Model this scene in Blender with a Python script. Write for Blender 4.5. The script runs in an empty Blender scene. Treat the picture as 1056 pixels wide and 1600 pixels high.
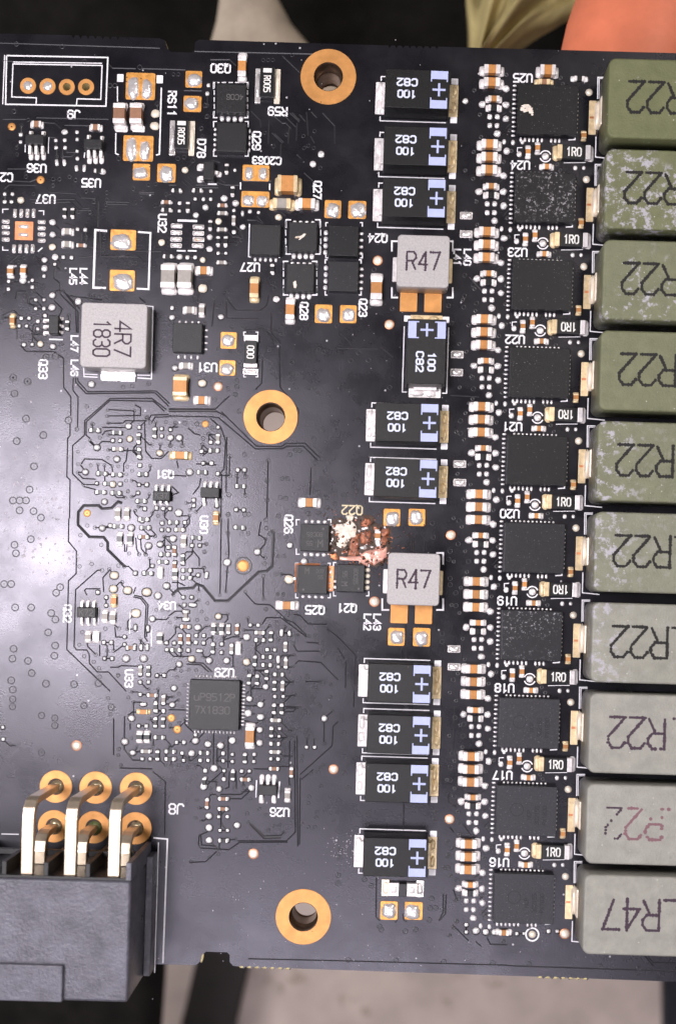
import bpy, bmesh, math, random
from mathutils import Vector, noise
random.seed(7)
scene = bpy.context.scene
C = scene.collection
K = 1.0 / 150.0          # one photograph pixel on the board = 1/15 mm; one Blender unit = 1 cm
TH = math.radians(1.72)  # the board lies slightly turned under the camera
CT, ST = math.cos(TH), math.sin(TH)
D = 1860.0               # camera height over the board, in pixels
NX, NY = 600.0, 929.0    # foot of the camera on the board
def B(px, py):           # photo pixel on the board surface -> board coordinates (pixel units, y up)
    dx, dy = px - 528.0, py - 800.0
    return (dx * CT + dy * ST, -(-dx * ST + dy * CT))
def T(px, py, z):        # photo pixel of a point at height z -> board coordinates
    k = z / (D - z)
    return B(NX + (px - NX) / (1 + k), NY + (py - NY) / (1 + k))

# ------------------------------------------------------------------ camera
cam_d = bpy.data.cameras.new('camera'); cam = bpy.data.objects.new('camera', cam_d); C.objects.link(cam)
nb = B(NX, NY)
cam.location = (nb[0] * K, nb[1] * K, D * K); cam.rotation_euler = (0, 0, TH)
cam_d.sensor_fit = 'VERTICAL'; cam_d.sensor_height = 24.0; cam_d.lens = 24.0 * D / 1600.0
cam_d.shift_x = (528 - NX) / 1600.0; cam_d.shift_y = (NY - 800) / 1600.0
cam_d.clip_start = 0.1; cam_d.clip_end = 500
cam_d.dof.use_dof = True; cam_d.dof.focus_distance = (D - 15) * K; cam_d.dof.aperture_fstop = 0.17
scene.camera = cam
# ------------------------------------------------------------------ world, lamps, exposure
w = bpy.data.worlds.new('World'); scene.world = w; w.use_nodes = True
bg = w.node_tree.nodes['Background']; bg.inputs[0].default_value = (1.0, 0.95, 0.97, 1); bg.inputs[1].default_value = 0.06
def area(name, px, py, z, sx, sy, power, col, aim=(528, 800)):
    l = bpy.data.lights.new(name, 'AREA'); l.shape = 'RECTANGLE'; l.size = sx * K; l.size_y = sy * K; l.energy = power; l.color = col
    o = bpy.data.objects.new(name, l); C.objects.link(o)
    p = B(px, py); o.location = (p[0] * K, p[1] * K, z * K)
    a = B(*aim); d = Vector((a[0] * K, a[1] * K, 0)) - o.location
    o.rotation_euler = d.to_track_quat('-Z', 'Y').to_euler()
    return o
area('window_light', -720, 740, 3000, 950, 1250, 4500, (1.0, 0.95, 0.99))
area('ceiling_light', 250, 2750, 3400, 2400, 1100, 2500, (0.96, 0.91, 1.0))
area('fill_light', 3000, -900, 4200, 1400, 1400, 2900, (1.0, 0.93, 0.86))  # added fill for the shadow side, not a known lamp
fl_ = area('floor_fill', 500, 4400, -300, 1500, 1500, 5800, (1.0, 0.95, 0.93)); fl_.rotation_euler = (math.radians(-55), 0, 0)  # added lamp below board level, only to brighten the floor
fl_ = area('low_fill', -2600, 1000, -700, 1300, 1300, 4200, (1.0, 0.95, 0.95)); fl_.rotation_euler = (0, math.radians(-62), 0)  # second added fill, brightens the floor seen through the holes; no window there
vs = scene.view_settings; vs.view_transform = 'Standard'; vs.look = 'None'; vs.exposure = 0; vs.gamma = 1; vs.use_curve_mapping = False
scene.cycles.use_denoising = True
scene.cycles.max_bounces = 6

# ------------------------------------------------------------------ materials
MATS = {}
def mat(name, col, rough=0.5, metal=0.0, spec=0.5, var=0.0, vscale=20.0, bump=0.0, bscale=80.0, rvar=0.0, rand=0.0, specks=None, patches=None, coat=0.0, soft=0.05, tint=None):
    """specks = (scale, size, colour, share); patches = list of (scale, threshold, colour, mask or None)"""
    m = bpy.data.materials.new(name); m.use_nodes = True; nt = m.node_tree; N = nt.nodes; L = nt.links
    b = N['Principled BSDF']; b.inputs['Roughness'].default_value = rough; b.inputs['Metallic'].default_value = metal
    b.inputs['Specular IOR Level'].default_value = spec
    if tint: b.inputs['Specular Tint'].default_value = (*tint, 1)
    if coat: b.inputs['Coat Weight'].default_value = coat; b.inputs['Coat Roughness'].default_value = 0.15
    tc = N.new('ShaderNodeTexCoord'); oi = N.new('ShaderNodeObjectInfo')
    off = N.new('ShaderNodeVectorMath'); off.operation = 'MULTIPLY_ADD'
    cmb = N.new('ShaderNodeCombineXYZ')
    for i in range(3): L.new(oi.outputs['Random'], cmb.inputs[i])
    L.new(cmb.outputs[0], off.inputs[0]); off.inputs[1].default_value = (37.0, 53.0, 11.0); L.new(tc.outputs['Object'], off.inputs[2])
    vec = off.outputs[0]
    rgb = N.new('ShaderNodeRGB'); rgb.outputs[0].default_value = (*col, 1); cur = rgb.outputs[0]
    def mixc(kind, fac, a, bcol):
        mx = N.new('ShaderNodeMix'); mx.data_type = 'RGBA'; mx.blend_type = kind
        if isinstance(fac, float): mx.inputs[0].default_value = fac
        else: L.new(fac, mx.inputs[0])
        L.new(a, mx.inputs[6])
        if isinstance(bcol, tuple): mx.inputs[7].default_value = (*bcol, 1)
        else: L.new(bcol, mx.inputs[7])
        return mx.outputs[2]
    def tex(scale, detail=4.0, rg=0.6):
        n = N.new('ShaderNodeTexNoise'); n.inputs['Scale'].default_value = scale; n.inputs['Detail'].default_value = detail; n.inputs['Roughness'].default_value = rg
        L.new(vec, n.inputs['Vector']); return n.outputs['Fac']
    def ramp(src, a, bb, lo=0.0, hi=1.0):
        r = N.new('ShaderNodeMapRange'); r.inputs[1].default_value = a; r.inputs[2].default_value = bb; r.inputs[3].default_value = lo; r.inputs[4].default_value = hi
        L.new(src, r.inputs[0]); return r.outputs[0]
    def math_(op, a, bb):
        n = N.new('ShaderNodeMath'); n.operation = op
        for i, x in enumerate((a, bb)):
            if isinstance(x, float): n.inputs[i].default_value = x
            else: L.new(x, n.inputs[i])
        return n.outputs[0]
    if var:
        f = ramp(tex(vscale), 0.3, 0.7, 1 - var, 1 + var)
        c = N.new('ShaderNodeCombineColor')
        for i in range(3): L.new(f, c.inputs[i])
        cur = mixc('MULTIPLY', 1.0, cur, c.outputs[0])
    if rand:
        f = ramp(oi.outputs['Random'], 0, 1, 1 - rand, 1 + rand)
        c = N.new('ShaderNodeCombineColor')
        for i in range(3): L.new(f, c.inputs[i])
        cur = mixc('MULTIPLY', 1.0, cur, c.outputs[0])
    rgh = None
    if rvar:
        rgh = ramp(tex(vscale * 0.6, 6.0), 0.3, 0.7, rough - rvar, rough + rvar)
    for p in (patches or []):
        sc_, th, pc, big = p
        f = ramp(tex(sc_, 6.0, 0.75), th, th + soft)
        if big: f = math_('MULTIPLY', f, ramp(tex(big[0], 2.0), big[1], big[1] + 0.08))
        if big and len(big) > 2:   # paste was squeezed against one end of the block
            sx = N.new('ShaderNodeSeparateXYZ'); L.new(tc.outputs['Object'], sx.inputs[0])
            f = math_('MULTIPLY', f, ramp(sx.outputs[0], big[2], big[2] + 0.35, 1.0, 0.15))
        cur = mixc('MIX', f, cur, pc)
        met = math_('MULTIPLY', math_('SUBTRACT', 1.0, f), float(metal))
        if metal: L.new(met, b.inputs['Metallic'])
    if specks:
        v = N.new('ShaderNodeTexVoronoi'); v.inputs['Scale'].default_value = specks[0]; L.new(vec, v.inputs['Vector'])
        s = N.new('ShaderNodeSeparateColor'); L.new(v.outputs['Color'], s.inputs[0])
        f = math_('MULTIPLY', math_('LESS_THAN', v.outputs['Distance'], float(specks[1])), math_('LESS_THAN', s.outputs[0], float(specks[3])))
        cur = mixc('MIX', f, cur, specks[2])
    L.new(cur, b.inputs['Base Color'])
    if rgh is not None: L.new(rgh, b.inputs['Roughness'])
    if bump:
        n = tex(bscale, 3.0); bp = N.new('ShaderNodeBump'); bp.inputs['Strength'].default_value = bump; bp.inputs['Distance'].default_value = 0.01
        L.new(n, bp.inputs['Height']); L.new(bp.outputs[0], b.inputs['Normal'])
    MATS[name] = m
    return m
mat('solder_mask', (0.0045, 0.0043, 0.0062), 0.29, spec=0.75, tint=(0.92, 0.885, 1.0), var=0.25, vscale=3.0, bump=0.11, bscale=60, rvar=0.07, specks=(8, 0.085, (0.46, 0.45, 0.47), 0.17))
mat('trace_mask', (0.030, 0.028, 0.033), 0.34, spec=0.6)
mat('bare_laminate', (0.004, 0.004, 0.005), 0.6, spec=0.3)
mat('via_core', (0.006, 0.006, 0.008), 0.3)
mat('laminate', (0.50, 0.42, 0.20), 0.6, var=0.25, vscale=30)
mat('gold', (0.69, 0.325, 0.10), 0.46, metal=0.4, var=0.14, vscale=9, bump=0.1, bscale=60, rvar=0.08, specks=(14, 0.09, (0.25, 0.08, 0.01), 0.12))
mat('pad_gold', (0.78, 0.37, 0.09), 0.4, metal=0.45, var=0.25, vscale=16, bump=0.3, bscale=30, specks=(20, 0.16, (0.20, 0.07, 0.01), 0.2))
mat('copper', (0.75, 0.30, 0.14), 0.4, metal=0.6, var=0.25, vscale=15, bump=0.2)
mat('solder', (0.95, 0.90, 0.89), 0.24, metal=0.6, var=0.16, vscale=16, bump=1.0, bscale=13, rvar=0.1, patches=[(12, 0.63, (0.45, 0.24, 0.10), None)])
mat('solder_dot', (0.96, 0.92, 0.93), 0.27, metal=0.42, var=0.2, vscale=9, bump=0.4, bscale=30)
mat('solder_warm', (0.90, 0.80, 0.66), 0.32, metal=0.2, var=0.2, vscale=8, bump=0.25, bscale=30)
mat('end_metal', (0.92, 0.87, 0.86), 0.34, metal=0.2, var=0.18, vscale=20, bump=0.3, bscale=30, rand=0.12)
mat('end_metal_warm', (0.84, 0.66, 0.40), 0.36, metal=0.25, var=0.2, vscale=20, bump=0.3, bscale=30, rand=0.15)
mat('ceramic_tan', (0.54, 0.235, 0.065), 0.5, var=0.12, vscale=25, rand=0.18)
mat('ceramic_brown', (0.30, 0.15, 0.085), 0.5, var=0.12, vscale=25, rand=0.1)
mat('ceramic_grey', (0.34, 0.31, 0.28), 0.5, var=0.12, vscale=25, rand=0.1)
mat('resistor_black', (0.012, 0.012, 0.013), 0.35)
mat('chip_plastic', (0.008, 0.0078, 0.009), 0.42, spec=0.5, var=0.25, vscale=50, bump=0.3, bscale=120, specks=(40, 0.13, (0.08, 0.08, 0.08), 0.12))
mat('tantalum_plastic', (0.005, 0.0048, 0.005), 0.42, spec=0.4, var=0.2, vscale=40, bump=0.3, bscale=120, specks=(16, 0.06, (0.2, 0.19, 0.18), 0.14))
mat('band_print', (0.50, 0.55, 0.86), 0.6, var=0.06, vscale=20)
mat('cap_print', (0.72, 0.76, 0.92), 0.6, var=0.06, vscale=20)
mat('silk', (0.90, 0.88, 0.92), 0.6, var=0.1, vscale=15)
mat('silk_yellow', (0.72, 0.62, 0.40), 0.6)
mat('resistor_print', (0.9, 0.88, 0.84), 0.6)
mat('inductor_grey', (0.46, 0.435, 0.432), 0.45, spec=0.55, var=0.14, vscale=60, bump=0.35, bscale=90, specks=(50, 0.16, (0.22, 0.19, 0.19), 0.3))
mat('inductor_dark', (0.05, 0.045, 0.04), 0.5, var=0.2)
mat('ink_black', (0.012, 0.010, 0.010), 0.7)
mat('ink_violet', (0.055, 0.03, 0.05), 0.7)
mat('ink_rose', (0.22, 0.11, 0.13), 0.7)
mat('laser_mark', (0.13, 0.125, 0.125), 0.7)
mat('laser_dark', (0.010, 0.010, 0.012), 0.6)
mat('connector_plastic', (0.112, 0.108, 0.134), 0.38, spec=0.5, var=0.3, vscale=5, rvar=0.12, bump=0.9, bscale=28)
mat('connector_dark', (0.016, 0.015, 0.016), 0.45, var=0.2)
mat('pin_metal', (0.70, 0.58, 0.44), 0.34, metal=0.7, var=0.12, vscale=10, bump=0.2, bscale=20)
mat('pin_solder', (0.42, 0.34, 0.22), 0.3, metal=0.6, var=0.4, vscale=12, bump=0.5, bscale=16)
mat('flux_green', (0.16, 0.2, 0.08), 0.4, metal=0.3, var=0.3)
mat('sleeve_metal', (0.20, 0.14, 0.10), 0.3, metal=0.8, var=0.3, vscale=12)
mat('char', (0.045, 0.022, 0.012), 0.55, var=0.6, vscale=14, bump=0.8, bscale=18)
mat('burnt_copper', (0.36, 0.13, 0.07), 0.5, metal=0.3, var=0.5, vscale=10, bump=0.8, bscale=16, patches=[(9, 0.56, (0.05, 0.02, 0.012), None)])
mat('melted_pink', (0.80, 0.42, 0.34), 0.34, metal=0.35, var=0.25, vscale=9, bump=0.5, bscale=14, patches=[(10, 0.58, (0.42, 0.13, 0.06), None)])
mat('ash_white', (0.86, 0.76, 0.66), 0.6, var=0.25, vscale=14, bump=0.8, bscale=22, patches=[(11, 0.6, (0.55, 0.36, 0.18), None)])
mat('flux', (0.42, 0.39, 0.42), 0.45, var=0.3, vscale=6)
mat('skin', (0.66, 0.19, 0.10), 0.45, spec=0.35, var=0.1, vscale=2.5, bump=0.3, bscale=9)
mat('khaki_cloth', (0.40, 0.33, 0.15), 0.85, spec=0.2, var=0.18, vscale=2.0, bump=0.5, bscale=18)
mat('beige_cloth', (0.50, 0.42, 0.33), 0.85, spec=0.2, var=0.18, vscale=2.0, bump=0.5, bscale=18)
mat('black_cloth', (0.009, 0.008, 0.007), 0.9, spec=0.15, var=0.4, vscale=2.0, bump=0.4, bscale=14)
mat('floor_stone', (0.66, 0.55, 0.50), 0.6, var=0.16, vscale=0.7, patches=[(0.9, 0.60, (0.45, 0.36, 0.30), None)])
mat('dark_wood', (0.018, 0.013, 0.012), 0.6, var=0.3, vscale=2)
mat('navy_cloth', (0.018, 0.018, 0.026), 0.8, var=0.3, vscale=2)
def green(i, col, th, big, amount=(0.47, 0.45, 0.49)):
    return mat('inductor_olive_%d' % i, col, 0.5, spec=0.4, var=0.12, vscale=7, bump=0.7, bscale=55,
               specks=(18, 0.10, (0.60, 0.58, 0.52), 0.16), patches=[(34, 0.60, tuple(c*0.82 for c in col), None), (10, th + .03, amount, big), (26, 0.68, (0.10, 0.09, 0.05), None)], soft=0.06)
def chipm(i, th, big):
    g = 0.006 if i < 6 else 0.016 if i < 8 else 0.030  # lower rows lighter: ceiling sheen painted into the plastic, with some dusty film
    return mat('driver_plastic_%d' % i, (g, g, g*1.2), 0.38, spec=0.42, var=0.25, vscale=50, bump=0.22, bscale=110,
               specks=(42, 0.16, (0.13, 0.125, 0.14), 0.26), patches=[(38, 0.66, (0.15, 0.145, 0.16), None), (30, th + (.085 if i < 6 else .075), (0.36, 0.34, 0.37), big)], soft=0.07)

# ------------------------------------------------------------------ mesh building (all lengths in photo pixels)
def rrect(w, d, r, seg=3):
    r = max(min(r, w / 2 - 1e-3, d / 2 - 1e-3), 0.01); pts = []
    for cx, cy, a0 in ((w/2-r, d/2-r, 0), (-w/2+r, d/2-r, 90), (-w/2+r, -d/2+r, 180), (w/2-r, -d/2+r, 270)):
        for k in range(seg + 1):
            a = math.radians(a0 + 90.0 * k / seg); pts.append((cx + r * math.cos(a), cy + r * math.sin(a)))
    return pts
class MB:
    def __init__(s): s.v = []; s.f = []; s.sm = []; s.mi = []
    def ring(s, pts, z): i = len(s.v); s.v += [(x, y, z) for x, y in pts]; return i
    def bridge(s, a, b, n, sm=False, mi=0):
        for k in range(n):
            j = (k + 1) % n; s.f.append((a + k, a + j, b + j, b + k)); s.sm.append(sm); s.mi.append(mi)
    def ngon(s, a, n, flip=False, mi=0):
        q = list(range(a, a + n)); s.f.append(tuple(q[::-1] if flip else q)); s.sm.append(False); s.mi.append(mi)
    def slab(s, w, d, z0, z1, r=1.0, c=0.6, seg=3, at=(0, 0), bottom=True, mi=0, lean=0.0):
        t = lambda ps: [(x + at[0], y + at[1]) for x, y in ps]; n = 4 * (seg + 1)
        a = s.ring(t(rrect(w, d, r, seg)), z0); b = s.ring(t(rrect(w - lean, d - lean, r, seg)), z1 - c)
        m = s.ring(t(rrect(w - lean - 0.6 * c, d - lean - 0.6 * c, r - 0.3 * c, seg)), z1 - 0.3 * c)
        e = s.ring(t(rrect(w - lean - 2 * c, d - lean - 2 * c, r - c, seg)), z1)
        s.bridge(a, b, n, seg > 3, mi); s.bridge(b, m, n, seg > 3, mi); s.bridge(m, e, n, seg > 3, mi); s.ngon(e, n, mi=mi)
        if bottom: s.ngon(a, n, True, mi)
        return s
    def dome(s, cx, cy, w, d, h, z0=0.0, ex=2.0, n=10, rough=0.0, mi=0, rings=((1, 0), (0.86, 0.55), (0.52, 0.92)), rot=0.0):
        prev = None; jit = [1 + random.uniform(-rough, rough) for _ in range(n)]; cr, sr = math.cos(rot), math.sin(rot)
        for sc, hz in rings:
            p = []
            for k in range(n):
                a = 2 * math.pi * (k + 0.5) / n; ca, sa = math.cos(a), math.sin(a)
                q = (abs(ca) ** ex + abs(sa) ** ex) ** (-1 / ex) * jit[k] * sc
                x, y = w / 2 * q * ca, d / 2 * q * sa
                p.append((cx + x * cr - y * sr, cy + x * sr + y * cr))
            i = s.ring(p, z0 + h * hz)
            if prev is not None: s.bridge(prev, i, n, True, mi)
            prev = i
        c = len(s.v); s.v.append((cx, cy, z0 + h))
        for k in range(n): s.f.append((prev + k, prev + (k + 1) % n, c)); s.sm.append(True); s.mi.append(mi)
        return s
    def annulus(s, cx, cy, r0, r1, z, n=40, th=0.0, mi=0):
        c = [(math.cos(2*math.pi*k/n), math.sin(2*math.pi*k/n)) for k in range(n)]
        a = s.ring([(cx + r0*x, cy + r0*y) for x, y in c], z); b = s.ring([(cx + r1*x, cy + r1*y) for x, y in c], z)
        for k in range(n):
            j = (k + 1) % n; s.f.append((a + k, b + k, b + j, a + j)); s.sm.append(False); s.mi.append(mi)
        if th:
            e = s.ring([(cx + (r1+0.5)*x, cy + (r1+0.5)*y) for x, y in c], z - th); s.bridge(e, b, n, True, mi)
            e = s.ring([(cx + r0*x, cy + r0*y) for x, y in c], z - th); s.bridge(a, e, n, True, mi)
        return s
    def disc(s, cx, cy, r, z, n=12, mi=0):
        a = s.ring([(cx + r*math.cos(2*math.pi*k/n), cy + r*math.sin(2*math.pi*k/n)) for k in range(n)], z); s.ngon(a, n, mi=mi); return s
    def torus(s, cx, cy, R, r, h, n=10, mi=0):
        c = [(math.cos(2*math.pi*k/n), math.sin(2*math.pi*k/n)) for k in range(n)]
        ids = [s.ring([(cx + q*x, cy + q*y) for x, y in c], z) for q, z in ((R - r, 0.02), (R, h), (R + r, 0.02))]
        for a, b in ((ids[1], ids[0]), (ids[2], ids[1])): s.bridge(a, b, n, True, mi)
        return s
    def strip(s, pts, wd, z=0.3, ridge=0.0, closed=False, mi=0):
        P = [Vector(p) for p in pts]; n = len(P); off = []
        for i in range(n):
            a = P[i-1] if (i or closed) else None; b = P[(i+1) % n] if (i < n-1 or closed) else None
            d1 = (P[i]-a).normalized() if a is not None and (P[i]-a).length > 1e-6 else None
            d2 = (b-P[i]).normalized() if b is not None and (b-P[i]).length > 1e-6 else None
            d1 = d1 or d2; d2 = d2 or d1
            if d1 is None: d1 = d2 = Vector((1, 0))
            nn = Vector((-(d1.y+d2.y), d1.x+d2.x)); nn = nn.normalized() if nn.length > 1e-4 else Vector((-d1.y, d1.x))
            cosv = max(0.45, nn.dot(Vector((-d1.y, d1.x)))); off.append(nn * (wd/2/cosv))
        base = len(s.v); q = 3 if ridge else 2
        for p, o in zip(P, off):
            l, r = p + o, p - o
            if ridge: s.v += [(r.x, r.y, z), (p.x, p.y, z + ridge), (l.x, l.y, z)]
            else: s.v += [(r.x, r.y, z), (l.x, l.y, z)]
        for i in range(n if closed else n - 1):
            a = base + q*i; b = base + q*((i+1) % n)
            for k in range(q - 1): s.f.append((a + k, b + k, b + k + 1, a + k + 1)); s.sm.append(False); s.mi.append(mi)
        return s
    def mesh(s, name, mats, local=True):
        me = bpy.data.meshes.new(name); me.from_pydata([(x*K, y*K, z*K) for x, y, z in s.v], [], s.f)
        me.polygons.foreach_set('use_smooth', s.sm); me.polygons.foreach_set('material_index', s.mi)
        for m in (mats if isinstance(mats, (list, tuple)) else [mats]): me.materials.append(MATS[m])
        me.update(); return me
def link(name, me, parent=None, loc=(0, 0, 0), rz=0.0):
    o = bpy.data.objects.new(name, me); C.objects.link(o)
    o.location = (loc[0]*K, loc[1]*K, loc[2]*K); o.rotation_euler = (0, 0, rz)
    if parent is not None: o.parent = parent
    return o
def top(o, label, cat, kind=None, group=None):
    if label: o['label'] = label
    if cat: o['category'] = cat
    if kind: o['kind'] = kind
    if group: o['group'] = group
    return o
CW, UP, RT = -math.pi/2, 0.0, math.pi

# ------------------------------------------------------------------ stroke lettering
G = {
'0': [[(1,0),(3,0),(4,1),(4,5),(3,6),(1,6),(0,5),(0,1),(1,0)]], '1': [[(.8,4.8),(2.2,6),(2.2,0)]],
'2': [[(0,5),(1,6),(3,6),(4,5),(4,3.8),(0,0),(4,0)]], '3': [[(0,5.2),(1,6),(3,6),(4,5),(4,4),(3,3.1),(1.3,3.1)],[(3,3.1),(4,2.2),(4,1),(3,0),(1,0),(0,.8)]],
'4': [[(3,0),(3,6),(0,1.9),(4.2,1.9)]], '5': [[(4,6),(0,6),(0,3.4),(3,3.4),(4,2.4),(4,1),(3,0),(0,0)]],
'6': [[(4,5.2),(3,6),(1,6),(0,5),(0,1),(1,0),(3,0),(4,1),(4,2.4),(3,3.4),(0,3.4)]], '7': [[(0,6),(4,6),(1.4,0)]],
'8': [[(1,3.1),(0,4),(0,5.1),(1,6),(3,6),(4,5.1),(4,4),(3,3.1),(1,3.1)],[(1,3.1),(0,2.2),(0,.9),(1,0),(3,0),(4,.9),(4,2.2),(3,3.1)]],
'9': [[(0,.8),(1,0),(3,0),(4,1),(4,5),(3,6),(1,6),(0,5),(0,3.6),(1,2.6),(4,2.6)]],
'A': [[(0,0),(0,4),(2,6),(4,4),(4,0)],[(0,2.3),(4,2.3)]], 'C': [[(4,5),(3,6),(1,6),(0,5),(0,1),(1,0),(3,0),(4,1)]],
'D': [[(0,0),(0,6),(2.6,6),(4,4.6),(4,1.4),(2.6,0),(0,0)]], 'J': [[(4,6),(4,1.2),(3,0),(1,0),(0,1.2)]], 'L': [[(0,6),(0,0),(4,0)]],
'N': [[(0,0),(0,6),(4,0),(4,6)]], 'P': [[(0,0),(0,6),(3,6),(4,5),(4,4),(3,3),(0,3)]], 'K': [[(0,0),(0,6)],[(4,6),(0,2.6)],[(1.2,3.6),(4,0)]],
'Q': [[(1,0),(3,0),(4,1),(4,5),(3,6),(1,6),(0,5),(0,1),(1,0)],[(2.4,1.6),(4.3,-.5)]], 'R': [[(0,0),(0,6),(3,6),(4,5),(4,4),(3,3),(0,3)],[(2.2,3),(4,0)]],
'S': [[(4,5),(3,6),(1,6),(0,5),(0,4.1),(1,3.2),(3,2.9),(4,2),(4,1),(3,0),(1,0),(0,1)]], 'U': [[(0,6),(0,1),(1,0),(3,0),(4,1),(4,6)]],
'X': [[(0,0),(4,6)],[(0,6),(4,0)]], 'u': [[(0,4),(0,1),(1,0),(3,0),(4,.8)],[(4,4),(4,0)]], '.': [[(1.6,0),(2.4,0)]], 'M': [[(0,0),(0,6),(2,3),(4,6),(4,0)]], 'H': [[(0,0),(0,6)],[(4,0),(4,6)],[(0,3),(4,3)]],
}
def text_mb(mb, s, h, wd, at=(0, 0), rot=0.0, z=0.3, asp=0.62, gap=0.36, dots=0.0, keep=1.0, mi=0):
    cw = h * asp; adv = cw * (1 + gap); total = adv * len(s) - cw * gap; cr, sr = math.cos(rot), math.sin(rot); nst = 0
    for i, ch in enumerate(s):
        for st in G.get(ch, []):
            pts = []
            for gx, gy in st:
                x = -total/2 + i*adv + gx/4*cw; y = -h/2 + gy/6*h
                pts.append((at[0] + x*cr - y*sr, at[1] + x*sr + y*cr))
            nst += 1
            if not dots:
                e = 0.3 * wd   # round the ends a little by running the stroke on
                a, b2 = Vector(pts[0]), Vector(pts[1]); p0 = a - (b2-a).normalized()*e
                a, b2 = Vector(pts[-1]), Vector(pts[-2]); p1 = a - (b2-a).normalized()*e
                mb.strip([tuple(p0)] + pts[1:-1] + [tuple(p1)], wd, z + 0.015*(nst % 4), mi=mi)
            else:
                for a, b2 in zip(pts[:-1], pts[1:]):
                    if random.random() < keep: mb.strip([a, b2], wd*.62, z + 0.02 + 0.01*(nst % 4))
                    a, b2 = Vector(a), Vector(b2); L_ = (b2-a).length; n = max(1, round(L_/dots))
                    for k in range(n):
                        if random.random() > keep: continue
                        p = a.lerp(b2, k/n); mb.dome(p.x + random.uniform(-.25, .25), p.y + random.uniform(-.25, .25), wd*random.uniform(.75, 1.25), wd*random.uniform(.75, 1.2), 0.12, z + 0.01*random.random(), n=6, rings=((1, 0),))
    return mb

# ------------------------------------------------------------------ the circuit board
board = bpy.data.objects.new('circuit_board', None); C.objects.link(board)
top(board, 'black graphics card circuit board covered with soldered components, burnt beside its middle', 'circuit board')
PARTS = board
TK = 24.0
# outline with notches and perforated break-off edges, mounting holes cut through
def along(a, b, n, amp, phase=1):
    out = []
    for k in range(n * 4 + 1):
        t = k / (n * 4); out.append((a[0] + (b[0]-a[0])*t, a[1] + (b[1]-a[1])*t + amp*max(0, math.sin(t*n*2*math.pi))*phase))
    return out
outline = [(-330, 44), (-60, 51), (110, 55)] + along((112, 55), (193, 58), 7, 5) + [(250, 60), (258, 63), (262, 76), (267, 81), (300, 82), (304, 78), (305, 66), (311, 62)]
outline += [(604, 71)] + along((606, 71), (690, 73), 8, 4) + [(1056, 83), (1330, 91), (1290, 1541), (1056, 1534)]
outline += along((920, 1529), (838, 1526), 6, 3, 1) + along((456, 1513), (372, 1510), 7, 3, 1)
outline += [(364, 1509), (359, 1503), (359, 1492), (355, 1488), (322, 1487), (316, 1492), (314, 1502), (306, 1508), (260, 1507), (-60, 1498), (-370, 1488)]
HOLES = [(513, 120, 43, 22.5), (423, 651.5, 42, 22.5), (474, 1432.5, 43, 22.5)]
JH = [(44.5, 134), (75, 135), (105, 136), (135, 136)]
cu = bpy.data.curves.new('outline', 'CURVE'); cu.dimensions = '2D'; cu.fill_mode = 'BOTH'; cu.extrude = TK/2*K
def spl(pts):
    s = cu.splines.new('POLY'); s.points.add(len(pts)-1)
    for p, (x, y) in zip(s.points, pts): p.co = (x*K, y*K, 0, 1)
    s.use_cyclic_u = True
spl([B(*p) for p in outline])
for x, y, ro, ri in HOLES + [(a, b, 0, 6.0) for a, b in JH[2:]]:
    c = B(x, y); spl([(c[0] + ri*math.cos(2*math.pi*k/36), c[1] + ri*math.sin(2*math.pi*k/36)) for k in range(36)])
tmp = bpy.data.objects.new('tmp', cu); C.objects.link(tmp); bpy.context.view_layer.update()
me = bpy.data.meshes.new_from_object(tmp.evaluated_get(bpy.context.evaluated_depsgraph_get())); bpy.data.objects.remove(tmp)
me.transform(__import__('mathutils').Matrix.Translation((0, 0, -TK/2*K)))
me.materials.clear(); me.materials.append(MATS['solder_mask']); me.materials.append(MATS['laminate'])
for p in me.polygons: p.material_index = 0 if abs(p.normal.z) > 0.5 else 1; p.use_smooth = False
link('laminate', me, PARTS)
# bare break-off teeth on the lower edge
tb = MB()
for a, b, n in (((372, 1511), (456, 1514), 7), ((838, 1527), (920, 1530), 7), ):
    for k in range(n):
        t = (k + 0.5)/n; p = B(a[0] + (b[0]-a[0])*t, a[1] + (b[1]-a[1])*t); tb.dome(p[0], p[1]+0.6, 10, 5.5, 2.2, -2.0, n=10)
p = B(316, 1497); tb.dome(p[0], p[1], 4.5, 16, 2.0, -1.6, rot=-0.2)
o = link('bare_edge', tb.mesh('bare_edge', 'laminate'), PARTS); o['kind'] = 'stuff'
# mounting rings, plated sleeves below
for x, y, ro, ri in HOLES:
    c = B(x, y); m = MB().annulus(0, 0, ri + 0.3, ro, 0.9, 64, 0.9)
    o = link('mounting_ring', m.mesh('mounting_ring', 'gold'), PARTS, (c[0], c[1], 0))
    m = MB(); n = 40; cc = [(math.cos(2*math.pi*k/n), math.sin(2*math.pi*k/n)) for k in range(n)]; prev = None
    for q, z in ((ri-.4, .5), (ri-.6, -TK), (ri-3, -TK-1), (ri-2.4, -34), (ri-3.4, -40), (ri-2.4, -46), (ri-3.4, -52), (ri-2.4, -58), (ri-3.6, -64), (ri-3, -80)):
        i = m.ring([(q*a, q*b) for a, b in cc], z)
        if prev is not None: m.bridge(prev, i, n, True)
        prev = i
    q = m.ring([(40*a, 40*b) for a, b in cc], -80); m.bridge(q, prev, n, False)
    link('threaded_sleeve', m.mesh('threaded_sleeve', 'sleeve_metal'), o)

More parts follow.
